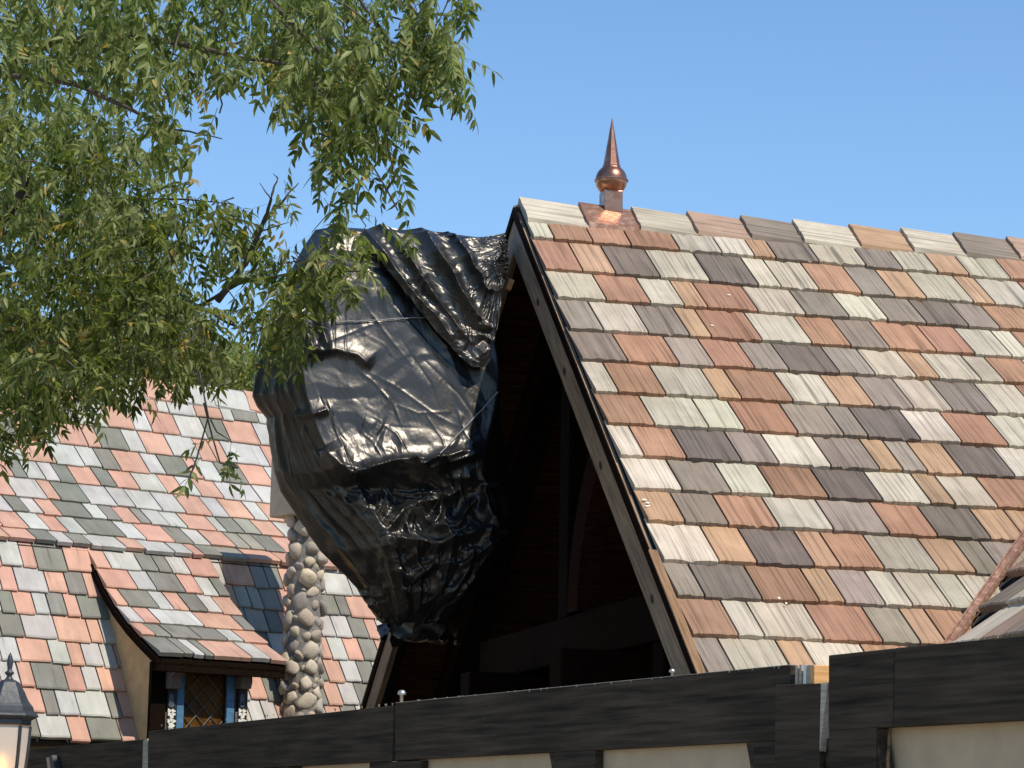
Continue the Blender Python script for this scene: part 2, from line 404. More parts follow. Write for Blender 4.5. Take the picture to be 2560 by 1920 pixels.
# underlay strip so that no gap shows at the verge
# ridge caps: (left px, y), (right px), colour
caps = [(('A', 62, 88), ('A', 625), 'W'), (('A', 578, 112), ('A', 1085), None), (('A', 1028, 132), ('A', 1555), 'L'), (('A', 1512, 142), ('A', 2015), 'K'),
        (('A', 1972, 192), ('B', 265), 'G'), (('B', 212, 236), ('B', 740), 'W'), (('B', 700, 285), ('B', 1200), 'O'), (('B', 1150, 340), ('B', 1690), 'W'),
        (('B', 1597, 376), ('B', 2140), 'G'), (('B', 2060, 405), ('B', 2600), 'K')]
def ridge_px(px):
    lo, hi = -1, 8
    for _ in range(40):
        mid = (lo+hi)/2
        if proj(APEX+rd*mid)[0] < px: lo = mid
        else: hi = mid
    return lo
def cap_mesh(Lc, wing=.235, t=.036):
    """inverted V ridge tile: x along the ridge (butt end at x=0, raised), wings follow both slopes"""
    n = 7; v = []; f = []
    ends = [(0, .030, 0), (Lc, -.004, 0)]
    rg = random.Random(int(Lc*1000))
    side = []
    for sgn in (1, -1):
        for k in range(n+1):
            a = k/n
            side.append((sgn, a))
    prof = [(-1, 1-k/n) for k in range(n)]+[(1, k/n) for k in range(n+1)]
    hs = [rg.uniform(-.0035, .0035) for _ in prof]
    for x, lift, _ in ends:
        for (sg, a), h in zip(prof, hs):
            y = sg*wing*a; z = -abs(y)*math.tan(TH)
            v.append((x+rg.uniform(-.004, .004), y, z+lift+t+h)); v.append((x, y, z+lift-.01))
    m_ = len(prof)
    for i in range(m_-1):
        a = 2*i; b = 2*(i+1); o = 2*m_
        f += [(a, b, b+o, a+o), (a+1, a+1+o, b+1+o, b+1), (a, a+1, b+1, b), (a+o, b+o, b+1+o, a+1+o)]
    f += [(0, 2*m_, 2*m_+1, 1), (2*m_-2, 2*m_-1, 4*m_-1, 4*m_-2)]
    return mesh_from('ridge_tile', [(b, a, c) for a, b, c in v], [q[::-1] for q in f])
cap_x = []
for (c, x, y), (c2, x2), colk in caps:
    px0 = CRP[c][0]+x/3.45625; px1 = CRP[c2][0]+x2/3.45625
    a = ridge_px(px0); b = ridge_px(px1)-.02
    cap_x.append((a, b, colk))
    O = APEX+rd*a+ZV*.010
    if colk is None: continue
    o = link('ridge_tile', cap_mesh(b-a+.05), M['shake'], roof)
    place(o, O, pr, rd, ZV); o.color = CR[colk]+(1,)
r = cap_x[-1][1]
while r < 6:
    o = link('ridge_tile', cap_mesh(.42), M['shake'], roof); place(o, APEX+rd*(r-.03)+ZV*.01, pr, rd, ZV); o.color = CR[random.choice('WGTOL')]+(1,); r += .38
# the far slope: plain courses as one part (nothing of it shows)
fs = MB()
for k in range(15):
    fs.box(APEX+fnrm*.003, rd, ffall, fnrm, R_E, RLEN, k*.4, k*.4+.43, .012, .03)
far_t = fs.build('far_roof_covering', M['shake'], RH); far_t.color = CR['G']+(1,)
# barge boards on the gable end
def board(name, O, ex, ey, ez, a0, a1, b0, b1, c0, c1, mat, parent, bevel=.004):
    """board with its own local frame: x along its length"""
    mb = MB(); I = np.eye(3); mb.box(np.zeros(3), I[0], I[1], I[2], a0, a1, b0, b1, c0, c1)
    o = mb.build(name, mat, parent, bevel=bevel); place(o, O, ex, ey, ez); return o
GO = APEX+rd*R_E
bfall = norm(fall+rd*RAKE); bffall = norm(ffall+rd*RAKE); bout = norm(np.cross(nrm, bfall)); bout = bout if bout@rd < 0 else -bout; bfout = norm(np.cross(fnrm, bffall)); bfout = bfout if bfout@rd < 0 else -bfout
board('barge_board', GO, bfall, nrm, bout, .02, SL, -.235, -.012, -.045, 0, M['barge'], RH)
board('barge_board', GO, bffall, fnrm, bfout, .02, SL, -.235, -.012, -.045, 0, M['barge'], RH)
board('barge_trim', GO, bfall, nrm, bout, .0, SL, -.05, .012, .001, .012, M['dark_wood'], RH)
board('barge_trim', GO, bffall, fnrm, bfout, .0, SL, -.05, .012, .001, .012, M['dark_wood'], RH)
board('raw_edge_strip', GO, bfall, nrm, bout, 4.2, SL, .014, .026, -.03, .018, M['raw_edge'], RH, .002)
board('raw_edge_strip', GO, bffall, fnrm, bfout, 3.2, SL, .014, .026, -.03, .018, M['raw_edge'], RH, .002)
for s in (1.02, 1.92, 3.02, 4.38):     # bolt holes / plugs in the barge board
    mb = MB(); mb.lathe(GO+bfall*s+nrm*(-.16)+bout*.0005, bfall*1.7, nrm, bout, [(.020, 0), (.020, .002)], 12)
    mb.build('bolt_hole', M['deck'], RH)
# soffit planks on the underside of both slopes, in the porch under the gable
for k in range(22):
    s0 = .12+k*.262
    for (fd, nn) in ((ffall, fnrm), (fall, nrm)):
        if s0+.25 < SL:
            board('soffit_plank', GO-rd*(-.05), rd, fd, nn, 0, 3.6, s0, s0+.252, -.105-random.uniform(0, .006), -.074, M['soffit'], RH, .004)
# porch truss set back under the gable
TO = GO+rd*.36
def inpl(a, z): return TO+pr*a+ZV*z         # a: towards the viewer, z: from the apex
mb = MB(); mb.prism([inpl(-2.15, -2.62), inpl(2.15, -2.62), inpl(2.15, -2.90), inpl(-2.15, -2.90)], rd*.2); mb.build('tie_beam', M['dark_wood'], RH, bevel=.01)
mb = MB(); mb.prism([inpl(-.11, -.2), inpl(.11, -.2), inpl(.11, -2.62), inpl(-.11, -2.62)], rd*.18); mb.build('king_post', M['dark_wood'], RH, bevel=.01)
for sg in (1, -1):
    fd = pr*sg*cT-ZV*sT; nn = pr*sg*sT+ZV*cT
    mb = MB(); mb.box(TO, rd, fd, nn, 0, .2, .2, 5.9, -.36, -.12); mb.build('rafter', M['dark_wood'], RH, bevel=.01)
    # curved brace from king post to rafter
    arc_o = []; arc_i = []
    for k in range(13):
        t = k/12*math.pi*.5
        arc_o.append(inpl(sg*(.12+1.35*(1-math.cos(t))), -2.60+1.28*math.sin(t)))
        arc_i.append(inpl(sg*(.34+1.20*(1-math.cos(t))), -2.60+1.06*math.sin(t)))
    mb = MB()
    v = arc_o+arc_i+[p+rd*.14 for p in arc_o]+[p+rd*.14 for p in arc_i]; n_ = 13; f = []
    for k in range(12):
        f += [(k, k+1, n_+k+1, n_+k), (2*n_+k, 3*n_+k, 3*n_+k+1, 2*n_+k+1), (k, 2*n_+k, 2*n_+k+1, k+1), (n_+k, n_+k+1, 3*n_+k+1, 3*n_+k)]
    mb.add(v, f)
    if sg > 0: mb.build('curved_brace', M['brace'], RH)
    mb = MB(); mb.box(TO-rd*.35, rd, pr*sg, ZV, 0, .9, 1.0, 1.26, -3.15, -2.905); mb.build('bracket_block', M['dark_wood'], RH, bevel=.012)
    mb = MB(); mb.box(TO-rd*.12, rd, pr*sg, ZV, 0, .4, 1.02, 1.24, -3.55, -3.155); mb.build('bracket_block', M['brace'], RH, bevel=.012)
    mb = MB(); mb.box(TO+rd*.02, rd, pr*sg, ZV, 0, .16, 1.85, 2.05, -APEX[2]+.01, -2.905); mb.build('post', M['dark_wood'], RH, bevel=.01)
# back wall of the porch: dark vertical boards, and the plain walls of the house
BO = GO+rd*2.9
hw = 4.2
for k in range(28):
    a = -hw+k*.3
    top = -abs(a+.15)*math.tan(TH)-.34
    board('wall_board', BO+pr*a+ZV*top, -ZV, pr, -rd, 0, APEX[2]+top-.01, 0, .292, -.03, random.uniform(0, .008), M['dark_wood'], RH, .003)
mb = MB(); mb.box(np.array([APEX[0], APEX[1], 0])+rd*R_E, rd, pr, ZV, 2.95, RLEN-.2, -hw, hw, .005, 2.2); mb.build('house_wall', M['plaster'], RH)

# cross gable: its near slope falls towards the left and meets the main roof in a copper valley
cn = -rd*sT+ZV*cT                              # slope normal
vdir = norm(np.cross(nrm, cn)); vdir = vdir if vdir[2] < 0 else -vdir
P0 = APEX+rd*vt[0]+fall*vt[1]
cfall = -rd*cT-ZV*sT
# valley sheet: two strips, folded along the valley
vb3 = APEX+rd*vb[0]+fall*vb[1]; vd = norm(vb3-P0); vL = 2.6
P1 = P0-vd*1.2
a_main = norm(np.cross(nrm, vd)); a_main = a_main if a_main@rd < 0 else -a_main
a_cross = norm(np.cross(cn, vd)); a_cross = a_cross if a_cross@rd > 0 else -a_cross
mb = MB()
for aa, nn in ((a_main, nrm), (a_cross, cn)):
    q = [P1+nn*.050, P1+aa*.062+nn*.050, P1+vd*vL+aa*.062+nn*.050, P1+vd*vL+nn*.050]
    mb.prism(q, -nn*.004)
    mb.prism([P1+aa*.054+nn*.052, P1+aa*.062+nn*.052, P1+vd*vL+aa*.062+nn*.052, P1+vd*vL+aa*.054+nn*.052], nn*.012)
valley = mb.build('valley_flashing', M['copper_sheet'], RH)
# cross-gable tiles: courses run along pr (towards the viewer), fall along cfall
mb = MB(); mb.prism([P1, P1+vd*vL, P1+vd*vL+pr*.9-cfall*0, P1+pr*2.9], -cn*.05)
croof = mb.build('cross_gable_roof', M['deck'], RH)
for ci in range(9):
    s = 1.75-ci*.36                            # distance down cfall from P0
    # where does the valley cross this course?
    tv = s/(vd@cfall); start = P0+vd*tv
    off = (start-(P0+cfall*s))@pr
    a = off+.10
    while a < off+1.9:
        w = random.choice((.17, .24, .30, .34))
        add_tile(croof, P0+cfall*s+pr*(a+w/2)+cn*.012, -pr, -cfall, cn, w, .44, .043, CR[random.choice('GLTKWO')], 'shake', M['shake'])
        a += w

# flecks of white paint and a forgotten offcut
M['fleck'] = plain('white_paint_fleck', (.80, .74, .62), .8, var=.05, bs=0)
for x, y, w, h in ((1610, 1251, .030, .014), (1619, 1259, .020, .014), (1617, 1267, .022, .014), (1623, 1266, .010, .012), (1822, 739, .026, .012), (1780, 815, .028, .012), (1947, 1497, .016, .016), (1965, 1510, .012, .016)):
    Q_ = onplane(x, y, APEX+nrm*.040, nrm); k_ = [(.5, .1), (.3, .5), (-.2, .42), (-.5, .05), (-.3, -.4), (.25, -.5)]
    mb = MB(); mb.prism([Q_+rd*w*a*RNG.uniform(.8, 1.2)-fall*h*b*RNG.uniform(.8, 1.2) for a, b in k_], nrm*.006); mb.build('paint_fleck', M['fleck'], roof)
fo_ = at(1274, 712, 17.75); mb = MB(); mb.box(np.zeros(3), *np.eye(3), -.018, .018, -.02, .02, -.036, .036); ob = mb.build('wood_offcut', M['orange_wood'], RH, bevel=.004)
e1_ = norm(rd+ZV*-.35); place(ob, fo_, e1_, norm(np.cross(ZV, rd)), norm(np.cross(e1_, norm(np.cross(ZV, rd)))))
# copper finial on the ridge
a0, b0, _ = cap_x[1]
FO = APEX+rd*ridge_px(1527)+ZV*.045
fin = empty('roof_finial', 'pointed copper finial with a ball on the roof ridge', 'finial')
mb = MB(); mb.box(FO, rd, pr, ZV, -.062, .062, -.062, .062, -.03, .115); mb.build('neck', M['copper'], fin, bevel=.004)
ball_c = .19; br = .104
prof = [(br*math.sin(t), ball_c-br*math.cos(t)) for t in np.linspace(.35, math.pi-.3, 22)]
mb = MB(); mb.lathe(FO, rd, pr, ZV, prof, 40); mb.build('ball', M['copper'], fin, True)
mb = MB(); mb.lathe(FO, rd, pr, ZV, [(br*.98, ball_c-.006), (br+.007, ball_c-.004), (br+.007, ball_c+.003), (br*.98, ball_c+.006)], 40); mb.build('ball_seam', M['copper'], fin)
mb = MB(); mb.lathe(FO, rd, pr, ZV, [(.060, .272), (.058, .290), (.054, .296), (.0015, .612)], 8, math.pi/8); mb.build('spike', M['copper'], fin)
o = link('base_flashing', cap_mesh(b0-a0+.05), M['copper_sheet'], fin); place(o, APEX+rd*a0+ZV*.012, pr, rd, ZV)

# ================================================================== LEFT HOUSE
AZ2 = math.radians(54.5); rd2 = np.array([math.sin(AZ2), math.cos(AZ2), 0]); pr2 = np.array([math.cos(AZ2), -math.sin(AZ2), 0])
LH = empty('storybook_house', 'storybook house with pink and grey slate roof, dormer and stone chimney', 'house')
z3 = lambda x, y: (x*.4521, 900+y*.4521)
z8 = lambda x, y: (x*.36166, 1320+y*.36166)
zc = lambda x, y: (340+x/2.765, 1560+y/2.765)
def step(Q, px, py, ang):
    a = math.radians(ang); d = pr2*math.cos(a)-ZV*math.sin(a)
    n_ = np.cross(ray(px, py), rd2); e = -(n_@(Q-EYE))/(n_@d); return Q+e*d, d, e
def row_r(Q, px):
    lo, hi = -7., 7.
    for _ in range(40):
        mid = (lo+hi)/2
        if proj(Q+rd2*mid)[0] < px: lo = mid
        else: hi = mid
    return lo
RIDGE2 = at(*z3(1060, 175), 26.0)
upper = [((1075, 320), 57, '420? 600W 770W 862S 925W 1075W 1222S 1285W 1425G 1490W 1560S'),
         ((990, 430), 53, '280W 430G 590W 738S 835W 990S 1140W 1265G 1432S 1600W'),
         ((950, 545), 49, '200W 325W 480S 553S 710G 803W 950S 1105W 1190S 1260S 1485W 1570S'),
         ((910, 650), 45, '130W 305S 460W 560W 660G 820S 912W 1060G 1120S 1225W 1365G 1510S 1590W'),
         ((1010, 757), 42, '70S 145G 245W 325W 415G 550S 640G 765S 915W 1015S 1105W 1230S 1440W 1560W'),
         ((1020, 862), 39, '80G 255W 330S 490G 640W 745W 890W 1020W 1165S 1260W 1400S 1480W 1570S'),
         ((1035, 945), 36, '65S 155G 235W 335S 505G 590W 668G 770S 830G 930W 1030W 1190S 1245W 1345G 1440H 1565S'),
         ((960, 1025), 33, '155W 270W 370S 475W 690G 800W 960S 1065G 1160W 1300S 1380H 1460H 1570G'),
         ((1050, 1092), 30, '195S 310G 400W 500G 690W 800S 960W 1060W 1120S 1230G 1370H 1550S')]
prof2 = [RIDGE2]; Q = RIDGE2; lrows = []
for (p, a, txt) in upper:
    Q, d, e = step(Q, *z3(*p), a); lrows.append((Q, d, e, txt, z3)); prof2.append(Q)
EAVE2 = Q
uroof = MB()
RL0, RL1 = -6.0, 5.0
for i in range(len(prof2)-1):
    A_, B_ = prof2[i]-ZV*.02, prof2[i+1]-ZV*.02
    uroof.prism([A_+rd2*RL0, A_+rd2*RL1, B_+rd2*RL1, B_+rd2*RL0], -ZV*.02)
roof2 = uroof.build('upper_roof', M['deck'], LH)
def fill_row(parent, Q, d, L, txt, conv, y, rmin, rmax, t=.040, cols='SSWWG', start=None):
    nn = norm(np.cross(rd2, -d)); nn = nn if nn[2] > 0 else -nn
    items = [(row_r(Q, conv(float(s[:-1]), 0)[0]), s[-1]) for s in txt.split()]
    seq = []
    if start is None:
        r = items[0][0]
        while r > rmin:
            w = random.choice((.18, .24, .3, .36)); seq.append((r-w, r, random.choice(cols))); r -= w
        seq = seq[::-1]; r0 = items[0][0]; items_ = items[1:]
    else:
        r0 = start; items_ = items
    for r1, c in items_:
        if r1 > r0+.02: seq.append((r0, r1, c)); r0 = r1
    r = r0
    while r < rmax:
        w = random.choice((.18, .24, .3, .36)); seq.append((r, r+w, random.choice(cols))); r += w
    for a, b, c in seq:
        if b < rmin or a > rmax: continue
        if c == '?': c = random.choice(cols)
        w = b-a
        add_tile(parent, Q+rd2*((a+b)/2)-d*random.uniform(-.012, .012)+nn*random.uniform(.002, .007), rd2, -d, nn, w, L, t, CL[c], 'slate', M['slate'])
for (Q, d, e, txt, cv) in lrows:
    fill_row(roof2, Q, d, e+.07, txt, cv, 0, -5.2, 3.0)
# ridge tiles of the left house
r = -5.0; kk = 0
def ridge2_mesh():
    mb = MB(); v = []
    for x, l in ((0, .022), (.42, 0)):
        for y, z in ((-.15, -.20), (-.06, -.05), (0, 0), (.06, -.05), (.15, -.20)):
            v += [(x, y, z+l+.035), (x, y*.9, z+l)]
    f = []
    for i in range(4):
        a = 2*i; b = a+2; f += [(a, b, b+10, a+10), (a+1, a+11, b+11, b+1), (a, a+1, b+1, b), (a+10, b+10, b+11, a+11)]
    f += [(0, 10, 11, 1), (8, 9, 19, 18)]
    return mesh_from('ridge_tile', v, f)
rm2 = ridge2_mesh(); rm2.materials.append(M['slate'])
while r < 3.4:
    o = link('ridge_tile', rm2, None, roof2); place(o, RIDGE2+rd2*r+ZV*.02, rd2, pr2, ZV); o.color = CL['SWWSGW'[kk % 6]]+(1,); r += .37; kk += 1
# lower, steeper roof
LQ = EAVE2-pr2*.03-ZV*.02
LANG = 60
la = math.radians(LANG); ld = pr2*math.cos(la)-ZV*math.sin(la); ln = pr2*math.sin(la)+ZV*math.cos(la)
lowpts = [((54, 1424.4),), ((45, 1481),), ((36, 1537),), ((58.8, 1600.7),), ((47, 1660),), ((47, 1721.5),), ((47, 1785),), ((47, 1848),)]
lpx = []
def src(x): return x
def conv(lst, f): return [(f(float(s[:-1]), 0)[0], s[-1]) for s in lst.split()]
lowtxt = [conv('0W 120W 200S 365G 525S 620W 720G 850S 950W 1100G 1240W 1400O 1480G 1560G 1640S 1700W 1790W 1940W 2010W 2120S 2200W', z3),
          conv('0S 90S 260W 370S 475G 565S 650G 760W 900S 1050W 1200W 1310S 1385H 1450H 1550G 1650S 1780W 1870G 1930G 2070S 2165W', z3),
          conv('0W 80G 190S 270W 365G 440S 600G 700W 800S 1000W 1200G 1370H 1480H 1560G 1650S', z3)+conv('1270G 1370W 1485W 1600G 1680S 1745W 1800S', zc),
          conv('0G 130G 312W 495S 565S 710W 800G 900S 1050W 1250G 1400S 1500G 1600W 1700S', z3)+conv('1255W 1345S 1455W 1565S 1680G 1740S 1800W', zc),
          conv('0W 135W 350S 480W 580S 710W 805W 845S 940G 1050W 1150S 1300W 1450G 1600S 1740W 1850S 1955W', z8)+conv('1120W 1240S 1320G 1435S 1550W 1660G 1700W 1800S', zc),
          conv('0S 135W 235S 460G 585S 690W 885S 1000G 1100W 1250S 1400W 1600G 1720W 1840S 1935G 2010G', z8)+conv('1120S 1240W 1315G 1420S 1535W 1640G 1680S 1800W', zc),
          conv('0W 120W 305S 400G 540W 755W 835G 940S 1050G 1200W 1400S 1600G 1730W 1830W 1925W 2030S', z8)+conv('1120W 1240G 1330W 1440S 1550G 1650W', zc),
          conv('0S 110S 270G 480W 615S 830G 950S 1100W 1300G', z8)]
mb = MB()
Qe = LQ; ends = []
for (p,) in lowpts:
    Qe, d, e = step(Qe, p[0], p[1], LANG); ends.append((Qe, e))
mb.prism([LQ-ln*.02+rd2*RL0, LQ-ln*.02+rd2*RL1, Qe-ln*.02+rd2*RL1, Qe-ln*.02+rd2*RL0], -ln*.06)
roof3 = mb.build('lower_roof', M['deck'], LH)
DORM_R0 = None
ident = lambda x, y: (x, y)
lowrows = []
for (Q, e), it in zip(ends, lowtxt):
    lowrows.append((Q, e))
    txt = ' '.join(f'{x:.2f}{c}' for x, c in it)
    fill_row(roof3, Q, ld, e+.07, txt, ident, 0, -4.6, 3.6)
LEAVE = Qe
mb = MB(); b0_ = LEAVE-pr2*.35; mb.box(np.array([b0_[0], b0_[1], 0]), rd2, -pr2, ZV, RL0+.2, RL1-.2, 0, 5.5, .005, LEAVE[2]-.02); mb.build('house_wall', M['stucco'], LH)
# back slope
bk = MB(); bk.prism([RIDGE2+rd2*RL0, RIDGE2+rd2*RL1, RIDGE2+rd2*RL1-pr2*3.2-ZV*3.2, RIDGE2+rd2*RL0-pr2*3.2-ZV*3.2], -ZV*.06); ob = bk.build('back_roof_covering', M['slate'], LH); ob.color = CL['G']+(1,)

# ---- dormer
dr = [((600, 1165), 46, '545? 625S 785W 875G 945G 1040W 1190S'), ((770, 1285), 43, '605? 770S 870W 1020G 1110S 1190W 1250G'),
      ((740, 1380), 38, '690? 750S 905G 980W 1060S 1155G 1230W 1330S'), ((845, 1475), 33, '770? 845W 925S 1145W 1340S 1400G'),
      ((930, 1550), 29, '860? 930S 1010G 1155G 1290G 1370W 1490S'), ((930, 1640), 27, '930? 1060G 1110G 1165W 1210G 1405S 1500W 1582S')]
Q = EAVE2-ZV*.02-pr2*.02
DQ0 = Q
rL = row_r(EAVE2, 221); rRgt = row_r(EAVE2, z3(1150, 0)[0])
dprof = [Q]; drows = []
for (p, a, txt) in dr:
    Q, d, e = step(Q, *z3(*p), a); dprof.append(Q); drows.append((Q, d, e, txt))
mb = MB()
for i in range(len(dprof)-1):
    A_, B_ = dprof[i]-ZV*.018, dprof[i+1]-ZV*.018
    mb.prism([A_+rd2*(rL+.02), A_+rd2*rRgt, B_+rd2*rRgt, B_+rd2*(rL+.02)], -ZV*.05)
droof = mb.build('dormer_roof', M['dark_wood'], LH)
rLs = rL
for (Q, d, e, txt) in drows:
    nn = norm(np.cross(rd2, -d)); nn = nn if nn[2] > 0 else -nn
    items = [(row_r(Q, z3(float(s[:-1]), 0)[0]), s[-1]) for s in txt.split()]
    # keep the measured tile pattern but pinned to the dormer's straight sides
    l0 = items[0][0]; l1 = items[-1][0]
    mp = lambda r: rL-.01+(r-l0)*(rRgt+.03-rL+.01)/(l1-l0)
    for (a, _), (b, c) in zip(items[:-1], items[1:]):
        a, b = mp(a), mp(b)
        add_tile(droof, Q+rd2*((a+b)/2)-d*random.uniform(-.01, .01)+nn*random.uniform(.002, .006), rd2, -d, nn, b-a, e+.06, .038, CL[c], 'slate', M['slate'])
# fascia along the curved left edge, and the tan cheek wall below it
mb = MB()
for i in range(len(dprof)-1):
    A_, B_ = dprof[i], dprof[i+1]
    mb.prism([A_+rd2*(rL-.02)-ZV*.01, B_+rd2*(rL-.02)-ZV*.01, B_+rd2*(rL-.02)-ZV*.075, A_+rd2*(rL-.02)-ZV*.075], rd2*.035)
mb.build('dormer_fascia', M['dark_wood'], LH)
mb = MB()
for i in range(len(dprof)-1):
    A_, B_ = dprof[i], dprof[i+1]
    mb.prism([A_+rd2*(rRgt-.0)-ZV*.01, B_+rd2*(rRgt)-ZV*.01, B_+rd2*(rRgt)-ZV*.075, A_+rd2*(rRgt)-ZV*.075], rd2*.03)
mb.build('dormer_fascia', M['dark_wood'], LH)
DE = dprof[-1]                                  # eave of the dormer
FRONT = DE-pr2*.20                              # plane of the dormer front
zb = LEAVE[2]-.6
def cheek(rr, off):
    poly = []
    for p in dprof: 
        if (p-FRONT)@pr2 < 0: poly.append(p+rd2*rr-ZV*.06)
    pe = dprof[-2]+(dprof[-1]-dprof[-2])*(((FRONT-dprof[-2])@pr2)/((dprof[-1]-dprof[-2])@pr2))
    poly.append(pe+rd2*rr-ZV*.06)
    poly.append(np.array([pe[0], pe[1], zb])+rd2*rr)
    b = dprof[0]-pr2*.3; poly.append(np.array([b[0], b[1], zb])+rd2*rr)
    mb = MB(); mb.prism(poly, rd2*off); return mb.build('dormer_cheek', M['stucco'], LH)
mb = MB(); mb.prism([DE+rd2*(rL-.02)-ZV*.045-pr2*.0, DE+rd2*(rRgt+.03)-ZV*.045, DE+rd2*(rRgt+.03)-ZV*.115, DE+rd2*(rL-.02)-ZV*.115], -pr2*.05); mb.build('dormer_eave_board', M['dark_wood'], LH, bevel=.004)
# front: header, posts, window
fz = DE[2]-.06
def fpx(px, py): return onplane(px, py, FRONT, pr2)
def fr(px, py=1740): return (fpx(px, py)-FRONT)@rd2
def fzv(px, py): return fpx(px, py)[2]-FRONT[2]
FZ = np.array([FRONT[0], FRONT[1], FRONT[2]])
def fbox(name, x0, x1, y0, y1, d0, d1, mat, parent, bevel=.004):
    """piece of the dormer front: px range at mid height, z range in px rows, depth in metres from the front plane"""
    ym = (y0+y1)/2; r0_, r1_ = fr(x0, ym), fr(x1, ym); za, zb_ = fzv((x0+x1)/2, y1), fzv((x0+x1)/2, y0)
    mb = MB(); mb.box(FZ, rd2, pr2, ZV, r0_, r1_, d0, d1, za, zb_); return mb.build(name, mat, parent, bevel=bevel)
cheek(rL+.05, .06); cheek(fr(606), .05)
fbox('header_beam', 402, 640, 1640, 1666, -.02, .04, M['dark_wood'], LH)
mb = MB(); mb.box(FZ, rd2, pr2, ZV, rL+.047, fr(413), -.03, .016, fzv(405, 1960), fzv(405, 1655)); mb.build('corner_post', M['dark_wood'], LH)
win = fbox('window', 438, 592, 1664, 1676, -.015, .015, M['blue'], LH)
fbox('frame_bar', 438, 456, 1676, 1960, -.015, .014, M['blue'], win)
fbox('frame_bar', 563, 582, 1676, 1960, -.015, .014, M['blue'], win)
m, nt, b = newmat('amber_window_glass')
n_ = noise(nt, coords(nt, (5, 5, 5)), 1, 3); nt.links.new(ramp(nt, n_, [(.3, (.05, .018, .002)), (.7, (.13, .055, .006))]), b.inputs['Base Color'])
b.inputs['Roughness'].default_value = .35; b.inputs['Specular IOR Level'].default_value = .25; M['amber'] = m
fbox('pane', 454, 566, 1674, 1960, -.06, -.05, M['amber'], win, 0)
# diagonal lead lattice
gx0, gx1, gy0, gy1 = 456, 563, 1676, 1850
def lattice(sl, off):
    pts = []
    for t in np.linspace(0, 1, 60):
        x = gx0+(gx1-gx0)*t; y = off+sl*(x-gx0)
        if gy0 < y < gy1: pts.append((x, y))
    if len(pts) > 3:
        A_, B_ = fpx(*pts[0])-pr2*.04, fpx(*pts[-1])-pr2*.04
        mb = MB(); mb.tube([A_, B_], .0055, 4); mb.build('lattice_bar', M['lead'], win)
for k in range(-4, 7):
    lattice(1.32, 1690+k*45); lattice(-1.15, 1745+k*45)
for (bx0, bx1) in ((413, 446), (588, 622)):
    zt = fzv(bx0, 1660); zb2 = fzv(bx0, 1722); r0_, r1_ = fr(bx0, 1690), fr(bx1-6, 1690)
    pf = [(0, zt), (.17, zt), (.17, zt-.05), (.145, zt-.085), (.10, zt-.10), (.105, zt-.15), (.085, zb2+.0), (0, zb2)]
    mb = MB(); mb.prism([FZ+rd2*r0_+pr2*a+ZV*z for a, z in pf], rd2*(r1_-r0_)); bo = mb.build('carved_bracket', M['bracket'], LH, bevel=.006)
    mb = MB(); mb.lathe(FZ+rd2*(r0_-.001)+pr2*.12+ZV*(zt-.04), pr2, ZV, -rd2, [(.03, 0), (.03, .006), (.012, .010)], 14); mb.build('scroll', M['bracket'], bo)
    pc = 424 if bx0 < 500 else 601
    post = fbox('carved_post', pc-11, pc+11, 1720, 1960, -.02, .022, M['black_paint'], LH)
    # grey leaf motif then white flowers
    def blob(cx, cy, rx, ry, mat, nm, lobes=0):
        c0 = fpx(cx, cy)+pr2*.023; mb = MB(); pts = []
        for k in range(20):
            an = k/20*2*math.pi; q = 1+(.28*math.cos(lobes*an) if lobes else 0)
            pts.append(c0+rd2*(rx*q*math.cos(an))+ZV*(ry*q*math.sin(an)))
        mb.prism(pts, pr2*.008); mb.build(nm, mat, post)
    blob(pc, 1750, .020, .05, M['motif_grey'], 'leaf_motif'); blob(pc, 1762, .024, .02, M['motif_grey'], 'leaf_motif')
    for j, (dx, dy) in enumerate(((-5, 1777), (5, 1778), (-5, 1785), (5, 1786), (0, 1793), (0, 1800), (-6, 1803), (6, 1803), (0, 1814), (0, 1828))):
        blob(pc+dx, dy, .016 if j < 8 else .026, .014 if j < 8 else .024, M['motif_white'], 'flower_motif', 3 if j < 8 else 5)
    fbox('post_side', pc-18, pc-11.4, 1780, 1960, -.02, .014, M['bracket'], LH)

# ---- stone chimney
CHD = proj(onplane(757, 1745, LQ, ln))[2]-.10
CH0 = at(757, 1600, CHD)                       # on the column's axis
chim = MB()
axis_b = np.array([CH0[0], CH0[1], 0.0]); ztop = at(750, 1285, CHD)[2]
def ch_r(z): return .135+.012*(ztop-z)
chim.lathe(axis_b, np.array([1., 0, 0]), np.array([0, 1., 0]), ZV, [(.24, 0), (ch_r(2.2), 2.2), (ch_r(ztop), ztop)], 14)
chimney = chim.build('chimney', M['mortar'], LH)
def stone_mesh(seed):
    rg = np.random.default_rng(seed)
    import bmesh
    bm = bmesh.new(); bmesh.ops.create_icosphere(bm, subdivisions=2, radius=1)
    k = rg.normal(0, 1, (6, 3)); ph = rg.uniform(0, 6, 6); cut = [(norm(rg.normal(0, 1, 3)), rg.uniform(.45, .78)) for _ in range(13)]
    for v in bm.verts:
        p = np.array(v.co); d = 1+.13*sum(math.sin(k[i]@p*1.6+ph[i]) for i in range(6))/2
        p = p*d
        for nn, h in cut:
            t = p@nn
            if t > h: p = p-nn*(t-h)*.93
        v.co = p
    m = bpy.data.meshes.new('stone'); bm.to_mesh(m); bm.free()
    m.polygons.foreach_set('use_smooth', [True]*len(m.polygons)); m.materials.append(M['stone']); return m
smesh = [stone_mesh(100+i) for i in range(9)]
scol = [(.47, .39, .29), (.41, .35, .27), (.53, .45, .33), (.34, .29, .24), (.55, .45, .30), (.45, .41, .34), (.47, .37, .27)]
zz = 2.05; si = 0; placed = []
